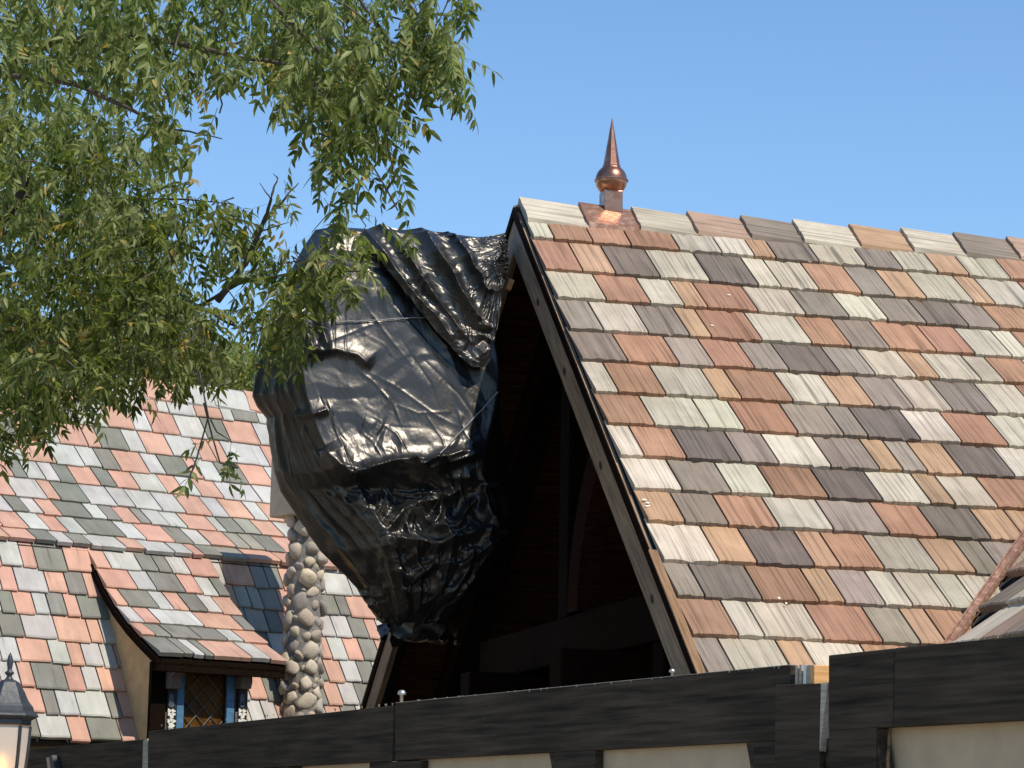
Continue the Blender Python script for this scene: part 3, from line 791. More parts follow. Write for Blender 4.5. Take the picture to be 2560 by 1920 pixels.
for s in [.098]*160+[.080]*500+[.066]*900+[.052]*1300+[.038]*1600+[.026]*1800:
    if len(placed) > 290: break
    z = random.uniform(2.0, ztop-.02); an = random.uniform(0, 2*math.pi)
    R = ch_r(z); p = np.array([R*math.cos(an), R*math.sin(an), z])
    if placed:
        pa = np.array([q for q, t in placed]); ta_ = np.array([t for q, t in placed])
        if (np.linalg.norm(pa-p, axis=1) < (s+ta_)*.72).any(): continue
    placed.append((p, s))
    o = link('stone', smesh[si % 9], None, chimney); si += 1
    nr = np.array([math.cos(an), math.sin(an), 0]); tg = np.array([-math.sin(an), math.cos(an), 0])
    ta = random.uniform(-.9, .9); e1 = tg*math.cos(ta)+ZV*math.sin(ta); e2 = -tg*math.sin(ta)+ZV*math.cos(ta)
    place(o, axis_b+p-nr*(.010+random.uniform(-.014, .010)), e1, e2, nr, s*random.uniform(1.0, 1.3), s*random.uniform(.78, 1.0), s*random.uniform(.6, .8))
    c = random.choice(scol); k = random.uniform(.8, 1.2); o.color = (c[0]*k, c[1]*k, c[2]*k, 1)
# tan cap block under the bundle
cz0 = ztop-.01
mb = MB(); mb.prism([axis_b+rd2*a+pr2*b+ZV*cz0 for a, b in ((-.235, -.22), (.235, -.22), (.235, .22), (-.235, .22))], ZV*.62)
mb.build('chimney_cap', M['capstone'], LH, bevel=.012)

# ================================================================== BLACK PLASTIC BUNDLE
FS = 1.15732
TP = APEX+rd*0                                   # bundle frame: X along the ridge, Z up, Y towards the viewer
PLN = pr
def tl(fx, fy, off=.35):
    """full-view reading -> bundle coordinates (x along ridge, z up)"""
    Q = onplane(fx*FS, fy*FS, TP+pr*off, PLN)-TP; return Q@rd, Q@ZV
outl_L = [(700, 470), (676, 505), (645, 560), (618, 620), (600, 665), (580, 730), (566, 790), (562, 835), (575, 858), (600, 885), (606, 940), (612, 1000), (625, 1045), (665, 1105), (715, 1180), (765, 1230), (815, 1290), (846, 1335), (880, 1372)]
edge_L = [(735, 478), (712, 505), (690, 560), (668, 620), (655, 665), (648, 730), (645, 790), (650, 835), (655, 858), (664, 890), (680, 940), (698, 985), (712, 1020), (760, 1090), (815, 1160), (838, 1210), (868, 1290), (885, 1335), (900, 1374)]
edge_R = [(1080, 500), (1082, 530), (1086, 570), (1070, 640), (1075, 690), (1078, 740), (1085, 800), (1080, 840), (1075, 870), (1062, 920), (1050, 960), (1040, 1000), (1040, 1030), (1070, 1080), (1060, 1150), (1050, 1200), (1010, 1270), (960, 1335), (940, 1375)]
outl_R = [(1112, 497), (1112, 530), (1108, 570), (1108, 640), (1105, 690), (1103, 740), (1106, 800), (1108, 840), (1112, 880), (1120, 930), (1126, 970), (1130, 1010), (1132, 1050), (1130, 1110), (1115, 1180), (1098, 1225), (1050, 1280), (995, 1340), (960, 1378)]
NV, NU = 330, 420
def interp(lst):
    p = np.array([tl(*q) for q in lst]); x, z = p[:, 0], p[:, 1]
    return x, z
ztop_t = max(interp(outl_L)[1]); zbot = min(interp(outl_L)[1])
zs = np.linspace(ztop_t, zbot, NV)
def fx_of(lst):
    x, z = interp(lst); o = np.argsort(z); return np.interp(zs, z[o], x[o])
xL, xEL, xER, xR = fx_of(outl_L), fx_of(edge_L), fx_of(edge_R), fx_of(outl_R)
vv = (ztop_t-zs)/(ztop_t-zbot)
bf = np.interp(vv, [0, .012, .07, .25, .5, .62, .655, .80, .90, .96, 1], [.12, .20, .27, .335, .42, .475, .375, .515, .40, .22, .08])   # bulge towards viewer
bb = np.interp(vv, [0, .05, .3, .6, .85, 1], [.08, .22, .40, .42, .26, .08])
ring = []
u = np.linspace(0, 1, NU, endpoint=False)
kn = np.array([0, .09, .72, .80, .90, 1.0])      # back-left, front-left, front-right, right, back-right, back-left
XX = np.zeros((NV, NU)); YY = np.zeros((NV, NU)); ZZ = np.zeros((NV, NU))
for i in range(NV):
    xs_ = [xL[i], xEL[i], xER[i], xR[i], xR[i]-.02, xL[i]]
    ys_ = [-bb[i]*.25, bf[i], bf[i]*.9, 0.0, -bb[i], -bb[i]*.25]
    XX[i] = np.interp(u, kn, xs_); YY[i] = np.interp(u, kn, ys_); ZZ[i] = zs[i]
    k = 9; ker = np.ones(k)/k
    XX[i] = np.convolve(np.r_[XX[i][-k:], XX[i], XX[i][:k]], ker, 'same')[k:-k]; YY[i] = np.convolve(np.r_[YY[i][-k:], YY[i], YY[i][:k]], ker, 'same')[k:-k]
# ---- folds (full-view readings of fold lines on the front)
def dist_poly(pts, X, Z):
    p = np.array([tl(*q) for q in pts]); best = np.full(X.shape, 9.); sgn = np.zeros(X.shape); tt = np.zeros(X.shape)
    L = np.r_[0, np.cumsum(np.linalg.norm(np.diff(p, axis=0), axis=1))]
    for a in range(len(p)-1):
        d = p[a+1]-p[a]; l2 = d@d; t = np.clip(((X-p[a, 0])*d[0]+(Z-p[a, 1])*d[1])/l2, 0, 1)
        qx, qz = p[a, 0]+t*d[0], p[a, 1]+t*d[1]; ds = np.hypot(X-qx, Z-qz)
        s = np.sign(d[0]*(Z-p[a, 1])-d[1]*(X-p[a, 0]))
        m_ = ds < best; best[m_] = ds[m_]; sgn[m_] = s[m_]; tt[m_] = ((L[a]+t*math.sqrt(l2))/L[-1])[m_]
    return best, sgn, tt
H = np.zeros((NV, NU)); front = ((u > .045) & (u < .80)).astype(float)[None, :]*np.ones((NV, 1))
def taper(t, a=.12, b=.12): return np.clip(t/a, 0, 1)*np.clip((1-t)/b, 0, 1)
def ridge(pts, A, w, ta=.12, tb=.12):
    global H
    d, s, t = dist_poly(pts, XX, ZZ); H += front*A*np.exp(-np.abs(d/w)**1.35)*taper(t, ta, tb)
def flap(pts, A, w, side=1, sharp=.010, ta=.1, tb=.1):
    """sheet edge: stands A proud on one side and falls off sharply on the other"""
    global H
    d, s, t = dist_poly(pts, XX, ZZ); d = d*s*side
    g = np.where(d > 0, np.exp(-d/w), np.exp(d/sharp)); H += front*A*g*taper(t, ta, tb)
ridge([(640, 600), (655, 700), (670, 760), (700, 770)], .05, .03)
ridge([(690, 620), (690, 700), (705, 770)], .05, .03)
flap([(640, 772), (690, 768), (725, 760), (770, 772), (800, 800)], .038, .07, 1, .016)
flap([(650, 905), (680, 900), (705, 890)], .04, .05, 1, .012)
# sagging shelf above the lower third
flap([(690, 972), (722, 1018), (745, 1042), (780, 1030), (830, 1015), (880, 1020), (920, 1025), (970, 1010), (1010, 995), (1050, 985)], .085, .10, 1, .016, .06, .08)
ridge([(722, 1020), (750, 1040), (790, 1028), (850, 1010), (890, 1005), (930, 1010), (980, 990), (1020, 982)], .05, .022)
ridge([(870, 1000), (895, 1020), (930, 1005), (960, 1012)], .05, .014)
# crumpled lower bag
for pts, A, w in (([(820, 1160), (860, 1110), (900, 1095), (960, 1080), (1000, 1060)], .08, .03), ([(820, 1165), (870, 1180), (930, 1190), (990, 1170), (1060, 1150)], .09, .03),
                  ([(880, 1070), (950, 1075), (940, 1120), (915, 1150), (960, 1160)], .06, .018), ([(975, 1150), (1005, 1100), (1030, 1080)], .06, .02),
                  ([(1040, 1045), (1045, 1100), (1060, 1150), (1075, 1170)], .09, .03), ([(1055, 1040), (1090, 1070), (1100, 1130)], .06, .025),
                  ([(760, 1040), (790, 1110), (820, 1160), (850, 1240), (890, 1330)], .05, .03),
                  ([(930, 1130), (960, 1200), (945, 1290)], .05, .022), ([(1010, 1180), (1000, 1240), (960, 1310)], .05, .02), ([(880, 1190), (900, 1260), (905, 1330)], .04, .02)):
    ridge(pts, A, w)
flap([(890, 1095), (915, 1140), (950, 1165), (990, 1160), (1010, 1140)], .07, .06, -1, .015)
flap([(850, 1235), (885, 1262), (930, 1225), (985, 1232), (1040, 1190), (1080, 1180)], .06, .06, 1, .015)
# thin creases pulled from the tie points and running down the flat panel
for pts, A, w in (([(660, 775), (720, 735), (800, 700), (880, 690)], .012, .014), ([(760, 790), (810, 830), (850, 880), (870, 940)], .014, .016), ([(790, 800), (860, 840), (940, 900), (1000, 930)], .012, .018),
                  ([(700, 850), (720, 920), (760, 980)], .014, .016), ([(720, 620), (722, 700), (718, 780)], .016, .014), ([(745, 640), (748, 720), (742, 790)], .010, .012), ([(800, 600), (880, 690), (960, 780), (1040, 850)], .018, .022),
                  ([(780, 640), (850, 740), (900, 800)], .010, .018), ([(860, 720), (930, 830), (950, 900)], .009, .016), ([(900, 760), (990, 850), (1040, 930)], .012, .018), ([(745, 1035), (730, 960), (710, 900)], .016, .018),
                  ([(880, 1005), (850, 940), (800, 900)], .014, .016), ([(960, 1005), (950, 950), (905, 880)], .010, .014), ([(1030, 980), (1000, 940), (985, 880)], .010, .014), ([(820, 1010), (800, 960), (770, 930)], .010, .014),
                  ([(840, 870), (900, 895), (980, 890)], .008, .012), ([(780, 900), (840, 925), (920, 930)], .007, .011), ([(900, 660), (960, 740), (1030, 790)], .012, .020)):
    ridge(pts, A*.36*RNG.choice((-1, 1, 1)), w*.55, .3, .3)
# long drapes running down the left side face
for k in range(7):
    du = .012+k*.011; ph = RNG.uniform(0, 6)
    H += .030*np.exp(-np.abs((u[None, :]-du-.010*np.sin(vv[:, None]*7+ph))/.0038)**1.2)*np.clip((vv[:, None]-.35)/.15, 0, 1)
# crumple noise: ridged value noise
def vnoise(X, Y, seed):
    rg = np.random.default_rng(seed); G = rg.uniform(-1, 1, (256, 256))
    xi = np.floor(X).astype(int); yi = np.floor(Y).astype(int); fx = X-xi; fy = Y-yi
    sx = fx*fx*(3-2*fx); sy = fy*fy*(3-2*fy)
    g = lambda a, b: G[a % 256, b % 256]
    return (g(xi, yi)*(1-sx)+g(xi+1, yi)*sx)*(1-sy)+(g(xi, yi+1)*(1-sx)+g(xi+1, yi+1)*sx)*sy
_dx = np.diff(np.c_[XX, XX[:, :1]], axis=1); _dy = np.diff(np.c_[YY, YY[:, :1]], axis=1)
SU = np.cumsum(np.hypot(_dx, _dy), axis=1)+1.5; SV = (ztop_t-ZZ)*1.0+.7     # metres over the sheet
jm = int(.40*NU); SU = SU-SU[:, jm:jm+1]+4.0
def facet(sc, seed, rot=0, warp=.5):
    """creased plastic: warped triangle waves give flat facets with sharp folds"""
    c, s = math.cos(rot), math.sin(rot); X = (SU*c-SV*s)*sc+50; Y = (SU*s+SV*c)*sc+50
    w = warp*vnoise(X*.9, Y*.9, seed)+.35*warp*vnoise(X*2.1, Y*2.1, seed+3)
    t = np.abs((X+w*1.6) % 1-.5)*2
    m_ = np.clip(.5+.9*vnoise(X*.7+7, Y*.7+3, seed+5), 0, 1)      # folds come and go
    return (t-.5)*m_
amp = np.interp(vv, [0, .08, .2, .3, .5, .58, .66, .74, 1], [.7, .5, .26, .20, .22, .38, 1.3, 1.9, 2.0])[:, None]
amp = amp*np.interp(u, [0, .06, .10, .70, .76, 1], [.35, .35, 1, 1, .5, .35])[None, :]
H += amp*(.052*facet(2.3, 1, .5)+.040*facet(3.7, 2, 1.9)+.026*facet(6.5, 3, 2.7))+(.34*amp+.15*amp**2)*(.016*facet(11, 4, 1.1)+.010*facet(19, 5, .2)+.0055*facet(34, 6, 2.2)+.003*facet(60, 7, 1.5))
# gathered neck at the bottom
gath = np.clip((vv-.86)/.1, 0, 1)[:, None]
H += gath*.020*np.sin(SU*60+5*vnoise(SU*4+9, SV*4+9, 8))*(.5+.5*vnoise(SU*6+2, SV*5, 12))+gath*.03*vnoise(SU*16+2, SV*14, 13)
# normals of the base ring (in XY and vertical), move along outward direction
dXu = np.roll(XX, -1, 1)-np.roll(XX, 1, 1); dYu = np.roll(YY, -1, 1)-np.roll(YY, 1, 1)
nx, ny = -dYu, dXu; ln_ = np.hypot(nx, ny)+1e-9; nx, ny = nx/ln_, ny/ln_
cx = XX.mean(1, keepdims=True); cy = YY.mean(1, keepdims=True)
flip = np.sign(((XX-cx)*nx+(YY-cy)*ny).sum()); nx, ny = nx*flip, ny*flip
k = 15; ker = np.ones(k)/k
for a in range(NV):
    nx[a] = np.convolve(np.r_[nx[a][-k:], nx[a], nx[a][:k]], ker, 'same')[k:-k]; ny[a] = np.convolve(np.r_[ny[a][-k:], ny[a], ny[a][:k]], ker, 'same')[k:-k]
edgefade = np.clip(vv/.02, 0, 1)[:, None]
XX = XX+nx*H*edgefade; YY = YY+ny*H*edgefade; ZZ = ZZ+.25*H*edgefade
# top edge sags and rises along its length
top_line = np.array([tl(x, y) for x, y in ((690, 470), (720, 466), (800, 462), (835, 470), (870, 478), (950, 477), (1000, 488), (1060, 495), (1112, 497))])
P3 = TP[None, None, :]+XX[..., None]*rd+YY[..., None]*pr+ZZ[..., None]*ZV
# close the top: tent the upper rows towards the ridge line
verts = P3.reshape(-1, 3).tolist(); faces = []
for i in range(NV-1):
    for j in range(NU):
        j2 = (j+1) % NU; faces.append((i*NU+j, (i+1)*NU+j, (i+1)*NU+j2, i*NU+j2))
tc = P3[0].mean(0); bc = P3[-1].mean(0)-ZV*.02
verts.append((tc+ZV*.02).tolist()); verts.append(bc.tolist()); ti, bi = len(verts)-2, len(verts)-1
for j in range(NU):
    faces.append((ti, j, (j+1) % NU)); faces.append((bi, (NV-1)*NU+(j+1) % NU, (NV-1)*NU+j))
bundle = empty('wrapped_bundle', 'large bundle wrapped in crumpled black plastic sheeting hanging below the roof peak', 'tarp')
tm = mesh_from('plastic_sheet', verts, faces, True)
link('plastic_sheet', tm, M['tarp'], bundle)
# second sheet thrown over the top right, its free lower edge standing off the first one
lines = [((786, 497), (1020, 792)), ((812, 474), (1050, 792)), ((842, 466), (1064, 775)), ((882, 478), (1064, 742)), ((930, 477), (1072, 733)), ((972, 482), (1082, 700)), ((1010, 489), (1090, 655)), ((1052, 494), (1094, 610)), ((1084, 492), (1102, 590)), ((1119, 484), (1113, 600))]
NS, NT = 190, 170
sT_ = np.linspace(0, 1, NS); tT_ = np.linspace(0, 1, NT); kk_ = np.linspace(0, 1, len(lines))
def sm(a):  # smooth interpolation of the guide lines
    r = np.interp(sT_, kk_, a); k = 13; return np.convolve(np.r_[[r[0]]*k, r, [r[-1]]*k], np.ones(k)/k, 'same')[k:-k]
L0 = np.array([tl(*a, off=.40) for a, b in lines]); L1 = np.array([tl(*b, off=.46) for a, b in lines])
X0, Z0, X1, Z1 = sm(L0[:, 0]), sm(L0[:, 1]), sm(L1[:, 0]), sm(L1[:, 1])
TT, SS = np.meshgrid(tT_, sT_, indexing='ij')
XS = X0[None]*(1-TT)+X1[None]*TT; ZS = Z0[None]*(1-TT)+Z1[None]*TT-.05*np.sin(TT*math.pi)
ys0 = np.interp(ZS, zs[::-1], bf[::-1])                       # the first sheet behind it
crest = np.array([.03, .19, .44, .68, .86]); camp = np.array([.035, .05, .085, .075, .04]); cwid = np.array([.030, .045, .050, .038, .04])
FH = np.zeros_like(SS)
wob = .050*vnoise(TT*3+3, SS*3+5, 31)+.014*vnoise(TT*8+3, SS*6+5, 32)
for c_, a_, w_ in zip(crest, camp, cwid):
    d_ = np.abs(SS+wob*(1+SS)-c_-.03*TT*np.sin(c_*20)); FH += a_*np.exp(-(d_/w_)**1.2)*(.35+.65*np.sin(np.clip(TT*1.15+.08, 0, 1)*math.pi)**.6)
U_, V_ = SS*1.1+3, TT*1.2+5
_su, _sv = SU, SV; SU, SV = U_, V_
FH += .030*facet(3.0, 41, .8)+.014*facet(7, 42, 2.0)+.005*facet(15, 43, 1.2)+.002*facet(30, 44, .3)
FH += np.clip((SS-.78)/.15, 0, 1)*(.018*facet(14, 45, .4)+.012*facet(24, 46, 1.7))
SU, SV = _su, _sv
lift_ = np.interp(SS, [0, .04, .12, .6, .9, 1], [.050, .055, .06, .06, .04, .02])*np.interp(TT, [0, .05, .3, 1], [.25, .6, 1, .9])
YS = ys0*np.interp(SS, [0, .8, 1], [1, .95, .85])+lift_+FH
P4 = TP[None, None, :]+XS[..., None]*rd+YS[..., None]*pr+(ZS+.15*FH)[..., None]*ZV
link('plastic_sheet', mesh_from('plastic_sheet', P4.reshape(-1, 3), [(i*NS+j, (i+1)*NS+j, (i+1)*NS+j+1, i*NS+j+1) for i in range(NT-1) for j in range(NS-1)], True), M['tarp'], bundle)
# ragged hem of loose plastic hanging below the tie
base = P3[-6].mean(0)
mb = MB()
for k in range(9):
    an = k/9*2*math.pi+RNG.uniform(-.2, .2); rr0 = .10+RNG.uniform(0, .05); c0 = base+rd*rr0*math.cos(an)*1.7+pr*rr0*math.sin(an); out = norm(rd*math.cos(an)*1.3+pr*math.sin(an)); tg = np.cross(out, ZV); n4 = 4; pts = []
    Lh = RNG.uniform(.08, .13); wh = RNG.uniform(.06, .11)
    for i in range(n4+1):
        for j in (-1, -.3, .4, 1):
            t = i/n4; pts.append(c0+out*(.015*t+.022*math.sin(t*5+j*2+k))+tg*j*wh*(1-.5*t)+ZV*(.05-Lh*t+RNG.normal(0, .008)))
    mb.add(pts, [(i*4+j, (i+1)*4+j, (i+1)*4+j+1, i*4+j+1) for i in range(n4) for j in range(3)])
mb.build('gathered_hem', M['tarp'], bundle, True)
def on_front(fx, fy, lift=.012):
    """point on the sheet nearest to a full-view reading"""
    px, py = fx*FS, fy*FS
    q = P3[:, 20:310].reshape(-1, 3)-EYE; z = q@FW; x = 1280+FPX*(q@RT)/z; y = 960-FPX*(q@UP)/z
    i = np.argmin((x-px)**2+(y-py)**2+np.where(ny[:, 20:310].reshape(-1) > .2, 0, 1e6)); return q[i]+EYE+pr*lift
M['cord'] = plain('grey_cord', (.25, .25, .25), .7, var=.1)
mb = MB(); mb.tube([on_front(x, 697-(x-725)*.055) for x in range(725, 945, 15)], .004, 5); mb.build('cord', M['cord'], bundle)
mb = MB(); mb.tube([on_front(950+(1075-950)*t, 980-(980-848)*t) for t in np.linspace(0, 1, 12)], .0045, 5); mb.build('cord', M['cord'], bundle)

# ================================================================== FENCE OF TIMBER AND PLASTER
WAZ = math.radians(-28.0); wd = np.array([math.sin(WAZ), math.cos(WAZ), 0]); wnn = np.array([-math.cos(WAZ), math.sin(WAZ), 0])   # along (away left), and facing the viewer
if wnn[1] > 0: wnn = -wnn
WP = at(1488, 1712.8, 7000*.29/162.2)            # a point on the top edge of the rail
WT = WP[2]
FE = empty('timber_fence', 'dark timber framed fence with cream panels across the foreground', 'fence')
def wxy(px, py, off=0):
    Q = onplane(px, py, WP+wnn*off, wnn); return (Q-WP)@wd, Q[2]
WX = -wd                                          # to the right in the picture
def wr(px, py=1720): return -wxy(px, py)[0]
def wz(px, py): return wxy(px, py)[1]
def fpoly(name, pts, d0, d1, mat, bevel=.004):
    """polygon given by readings on the fence face, from depth d0 to d1 (+ = towards the viewer); local x runs along the fence"""
    mb = MB(); P = [np.array([wr(x, y), 0, wz(x, y)-WT]) for x, y in pts]
    mb.prism([p+np.array([0, d0, 0]) for p in P], np.array([0, d1-d0, 0])); o = mb.build(name, mat, FE, bevel=bevel)
    place(o, WP, WX, wnn, ZV); return o
ZB = 2700                                         # far below the frame (about the ground)
def gnd(px):  # reading straight below px at ground level
    r_ = wr(px, 1720); Q = WP+WX*r_; Q = np.array([Q[0], Q[1], .004]); a, b, _ = proj(Q); return a, b
# top rail boards (top line measured, bottom line measured)
def topy(x): return 1747.6-(x-1065)*.0927
def boty(x): return 1896.8-(x-1065)*.0513
fpoly('rail', [(30, 1874), (351, 1848), (347, 2010), (30, 2020)], -.06, -.02, M['fence'])
fpoly('rail', [(-330, 1903), (29, 1874.5), (29, 2020), (-330, 2030)], -.06, -.02, M['fence'])
fpoly('rail', [(371, 1828), (984, 1764), (980, 1902.5), (369, 1936)], -.04, 0, M['fence'])
fpoly('rail', [(987, 1757), (1976, 1662), (1976, 1850), (987, 1901)], -.04, .0, M['fence'])
fpoly('rail', [(2086, 1639), (2250, 1621.5), (2247, 1817.5), (2086, 1827)], -.03, .028, M['fence'])
fpoly('rail', [(2251.5, 1621), (2760, 1573), (2760, 1790), (2248.5, 1818)], -.03, .028, M['fence'])
# end grain strip of the left board
fpoly('rail_end', [(353, 1852), (364, 1846), (366, 1990), (349, 1990)], -.04, -.012, M['splinter'], .002)
# posts (vertical boards) between the panels
def post(pts): return fpoly('post', pts, -.04, -.0006, M['fence'])
def down(x): return gnd(x)
def col(x0, x1, yt0, yt1, d0=-.04, d1=-.0006, xb0=None, xb1=None, name='post'):
    a0, b0 = gnd(x0 if xb0 is None else xb0); a1, b1 = gnd(x1 if xb1 is None else xb1)
    return fpoly(name, [(x0, yt0), (x1, yt1), (a1, b1), (a0, b0)], d0, d1, M['fence'], 0)
col(-330, 300, 2022, 2012, -.06, -.022); col(300, 352, 2012, 2010, -.06, -.022)
col(371, 738, 1936.5, 1917.5, name='post'); col(924, 1052, 1906.5, 1901.5); col(1386, 1488, 1880.8, 1876)
col(1884, 2084, 1855, 1846, -.04, -.0006)
col(2087, 2206, 1827.4, 1820.4, -.03, .0278)
# curved knee braces in the panel corners
def knee(px, py, w, h, sgn, d1=-.004):
    pts = [(px, py)]
    for t in np.linspace(0, 1, 8):
        pts.append((px+sgn*w*(1-t)**1.8, py+h*t))
    if len(pts) > 3: fpoly('knee_brace', pts if sgn > 0 else pts[::-1], -.035, d1, M['fence'], 0)
knee(1387, 1881.5, 16, 150, -1); knee(1885, 1855.5, 22, 190, -1); knee(2204, 1822.5, -16, -150, -1) if False else None
fpoly('knee_brace', [(2205, 1822), (2209, 1822), (2207, 1838), (2212, 1875), (2219, 1925), (2235, 2010), (2235, 2060), (2205, 2060)], -.03, .0235, M['fence'], 0)
# cream panels behind
def panel(x0, x1):
    a0, b0 = gnd(x0); a1, b1 = gnd(x1)
    fpoly('plaster_panel', [(x0, boty(x0)-25), (x1, boty(x1)-25), (a1, b1), (a0, b0)], -.075, -.045, M['plaster'], 0)
panel(700, 960); panel(1030, 1420); panel(1460, 1920); panel(2180, 2800)
# stub post with splintered strips and a fresh orange block in the step
fpoly('stub_post', [(1954, 1713), (2066, 1709), (2062, 2080), (1950, 2080)], 0.002, .03, M['fence'])
fpoly('stub_side', [(2067, 1708), (2084, 1707), (2064, 1880), (2063, 1880)], -.02, .028, M['splinter'], .001)
for x0, x1 in ((1984, 1990), (1993, 1998), (2003, 2010), (2012, 2020), (2022, 2030)):
    fpoly('splinter_strip', [(x0, 1663+random.uniform(-2, 2)), (x1, 1662+random.uniform(-2, 2)), (x1-1, 1712), (x0-1, 1712)], -.036, -.012+random.uniform(0, .008), M['splinter'] if x0 != 2003 else M['steel'], .001)
fb = at(2058, 1690, proj(WP+WX*wr(2058, 1690))[2]+.04); fx_ = norm(np.array([1, .15, 0])); fy_ = norm(np.cross(ZV, fx_))
mb = MB(); mb.box(np.zeros(3), *np.eye(3), -.045, .045, -.03, .03, -.04, .040); ob = mb.build('fresh_block', M['orange_wood'], FE, bevel=.003); place(ob, fb, fx_, fy_, ZV)
# worn slivers of bare wood on the top arris
for _ in range(46):
    x = random.uniform(1000, 1960) if random.random() < .75 else random.uniform(380, 980)
    yt = topy(x)+ (0 if x > 987 else 3); h = random.uniform(1.5, 7); w = random.uniform(1, 5)
    fpoly('worn_sliver', [(x, yt-.5), (x+w, yt-.5-w*.09), (x+w*.6, yt+h)], -.002, .0015, M['splinter'], 0)
# narrow top face, in a paler wood than the rail below
fpoly('rail_top', [(989, 1756.4), (1974, 1661.3), (1974, 1662.6), (989, 1757.6)], -.034, .0012, M['splinter'], 0)
for x, y in ((645, 1823), (975, 1808), (1425, 1750), (2114, 1690), (2262, 1718), (2480, 1722), (1210, 1790), (1760, 1745), (560, 1850)):
    fpoly('nail_hole', [(x, y), (x+3, y-.3), (x+3, y+8), (x, y+8)], -.001, .0012 if x < 2080 else .0292, M['black_paint'], 0)
# bolts standing on the rail
def bolt(px, py, s=1):
    Q = onplane(px, py, WP-wnn*.02, wnn); mb = MB(); I = np.eye(3)
    mb.lathe(Q, I[0], I[1], ZV, [(.0095*s, -.02), (.0095*s, .036*s), (.021*s, .038*s), (.022*s, .046*s), (.019*s, .055*s), (.012*s, .062*s)], 16); mb.build('bolt', M['steel'], FE, True)
bolt(1004, 1756); bolt(1680, 1694, .6)
# small metal bracket at the left of the fence
o = fpoly('metal_hook', [(112, 1894), (131, 1891), (146, 1990), (124, 1990)], -.018, -.010, M['steel'], .001)
fpoly('metal_hook', [(133, 1892), (140, 1888), (156, 1960), (150, 1990), (146, 1990)], -.018, .03, M['black_metal'], .001)

# ================================================================== LANTERN
LD = 11.0
LO = at(18.4, 1790, LD)                          # centre of the lantern at eave height
u_ = LD/FPX
lamp = empty('post_lantern', 'black post lantern with glowing frosted panes at the left edge', 'lantern')
I = np.eye(3)
mb = MB(); mb.lathe(LO, I[0], I[1], ZV, [(60*u_, -22*u_), (60*u_, -10*u_), (78*u_, 0), (76*u_, 5*u_), (66*u_, 12*u_), (63*u_, 24*u_), (56*u_, 32*u_), (50*u_, 40*u_), (40*u_, 62*u_), (26*u_, 84*u_), (16*u_, 90*u_)], 6, math.radians(15)); mb.build('lantern_roof', M['black_metal'], lamp)
mb = MB(); mb.lathe(LO, I[0], I[1], ZV, [(14*u_, 88*u_), (9*u_, 94*u_), (6*u_, 100*u_), (11*u_, 105*u_), (12*u_, 109*u_), (6*u_, 113*u_), (6*u_, 119*u_), (8*u_, 130*u_), (8*u_, 138*u_), (5*u_, 150*u_), (1*u_, 158*u_)], 14); mb.build('lantern_finial', M['black_metal'], lamp, True)
m, nt, b = newmat('frosted_lit_glass')
tcn = N(nt, 'ShaderNodeTexCoord'); sp_ = N(nt, 'ShaderNodeSeparateXYZ'); nt.links.new(tcn.outputs['Object'], sp_.inputs[0])
b.inputs['Base Color'].default_value = (.75, .66, .55, 1); b.inputs['Roughness'].default_value = .5; b.inputs['Transmission Weight'].default_value = .35
M['frost'] = m
for k in range(6):
    a0_ = math.radians(15+60*k); a1_ = math.radians(75+60*k)
    def pt(a, r, h): return LO+np.array([r*math.cos(a), r*math.sin(a), h])
    top, bot = -24*u_, -260*u_; rt_, rb_ = 56*u_, 34*u_
    def rr_(h): t = (h-top)/(bot-top); return rt_+(rb_-rt_)*t**1.25
    hs = np.linspace(top, bot, 7); v = []; f = []
    for h in hs: v += [pt(a0_, rr_(h), h), pt(a1_, rr_(h), h)]
    f = [(2*i, 2*i+2, 2*i+3, 2*i+1) for i in range(6)]
    mb = MB(); mb.add(v, f); o = mb.build('glass_pane', M['frost'], lamp)
    sm = o.modifiers.new('solid', 'SOLIDIFY'); sm.thickness = .003
    mb = MB(); mb.tube([pt(a0_, rr_(h)+2*u_, h) for h in hs], 4.5*u_, 4); mb.build('frame_bar', M['black_metal'], lamp)
mb = MB(); mb.lathe(LO, I[0], I[1], ZV, [(36*u_, -275*u_), (38*u_, -258*u_), (20*u_, -262*u_)], 6, math.radians(15)); mb.build('lantern_base', M['black_metal'], lamp)
m, nt, b = newmat('warm_bulb'); b.inputs['Emission Color'].default_value = (1, .52, .12, 1); b.inputs['Emission Strength'].default_value = 14; b.inputs['Base Color'].default_value = (1, .7, .3, 1); M['bulb'] = m
mb = MB(); mb.lathe(LO-np.array([9*u_, 0, 0]), I[0], I[1], ZV, [(4*u_, -205*u_), (13*u_, -185*u_), (17*u_, -150*u_), (13*u_, -115*u_), (4*u_, -95*u_)], 14); mb.build('bulb', M['bulb'], lamp, True)
mb = MB(); mb.lathe(np.array([LO[0], LO[1], 0]), I[0], I[1], ZV, [(.10, .002), (.09, .1), (.045, .25), (.04, LO[2]-275*u_), (.03, LO[2]-270*u_)], 16); mb.build('lamp_post', M['black_metal'], lamp, True)

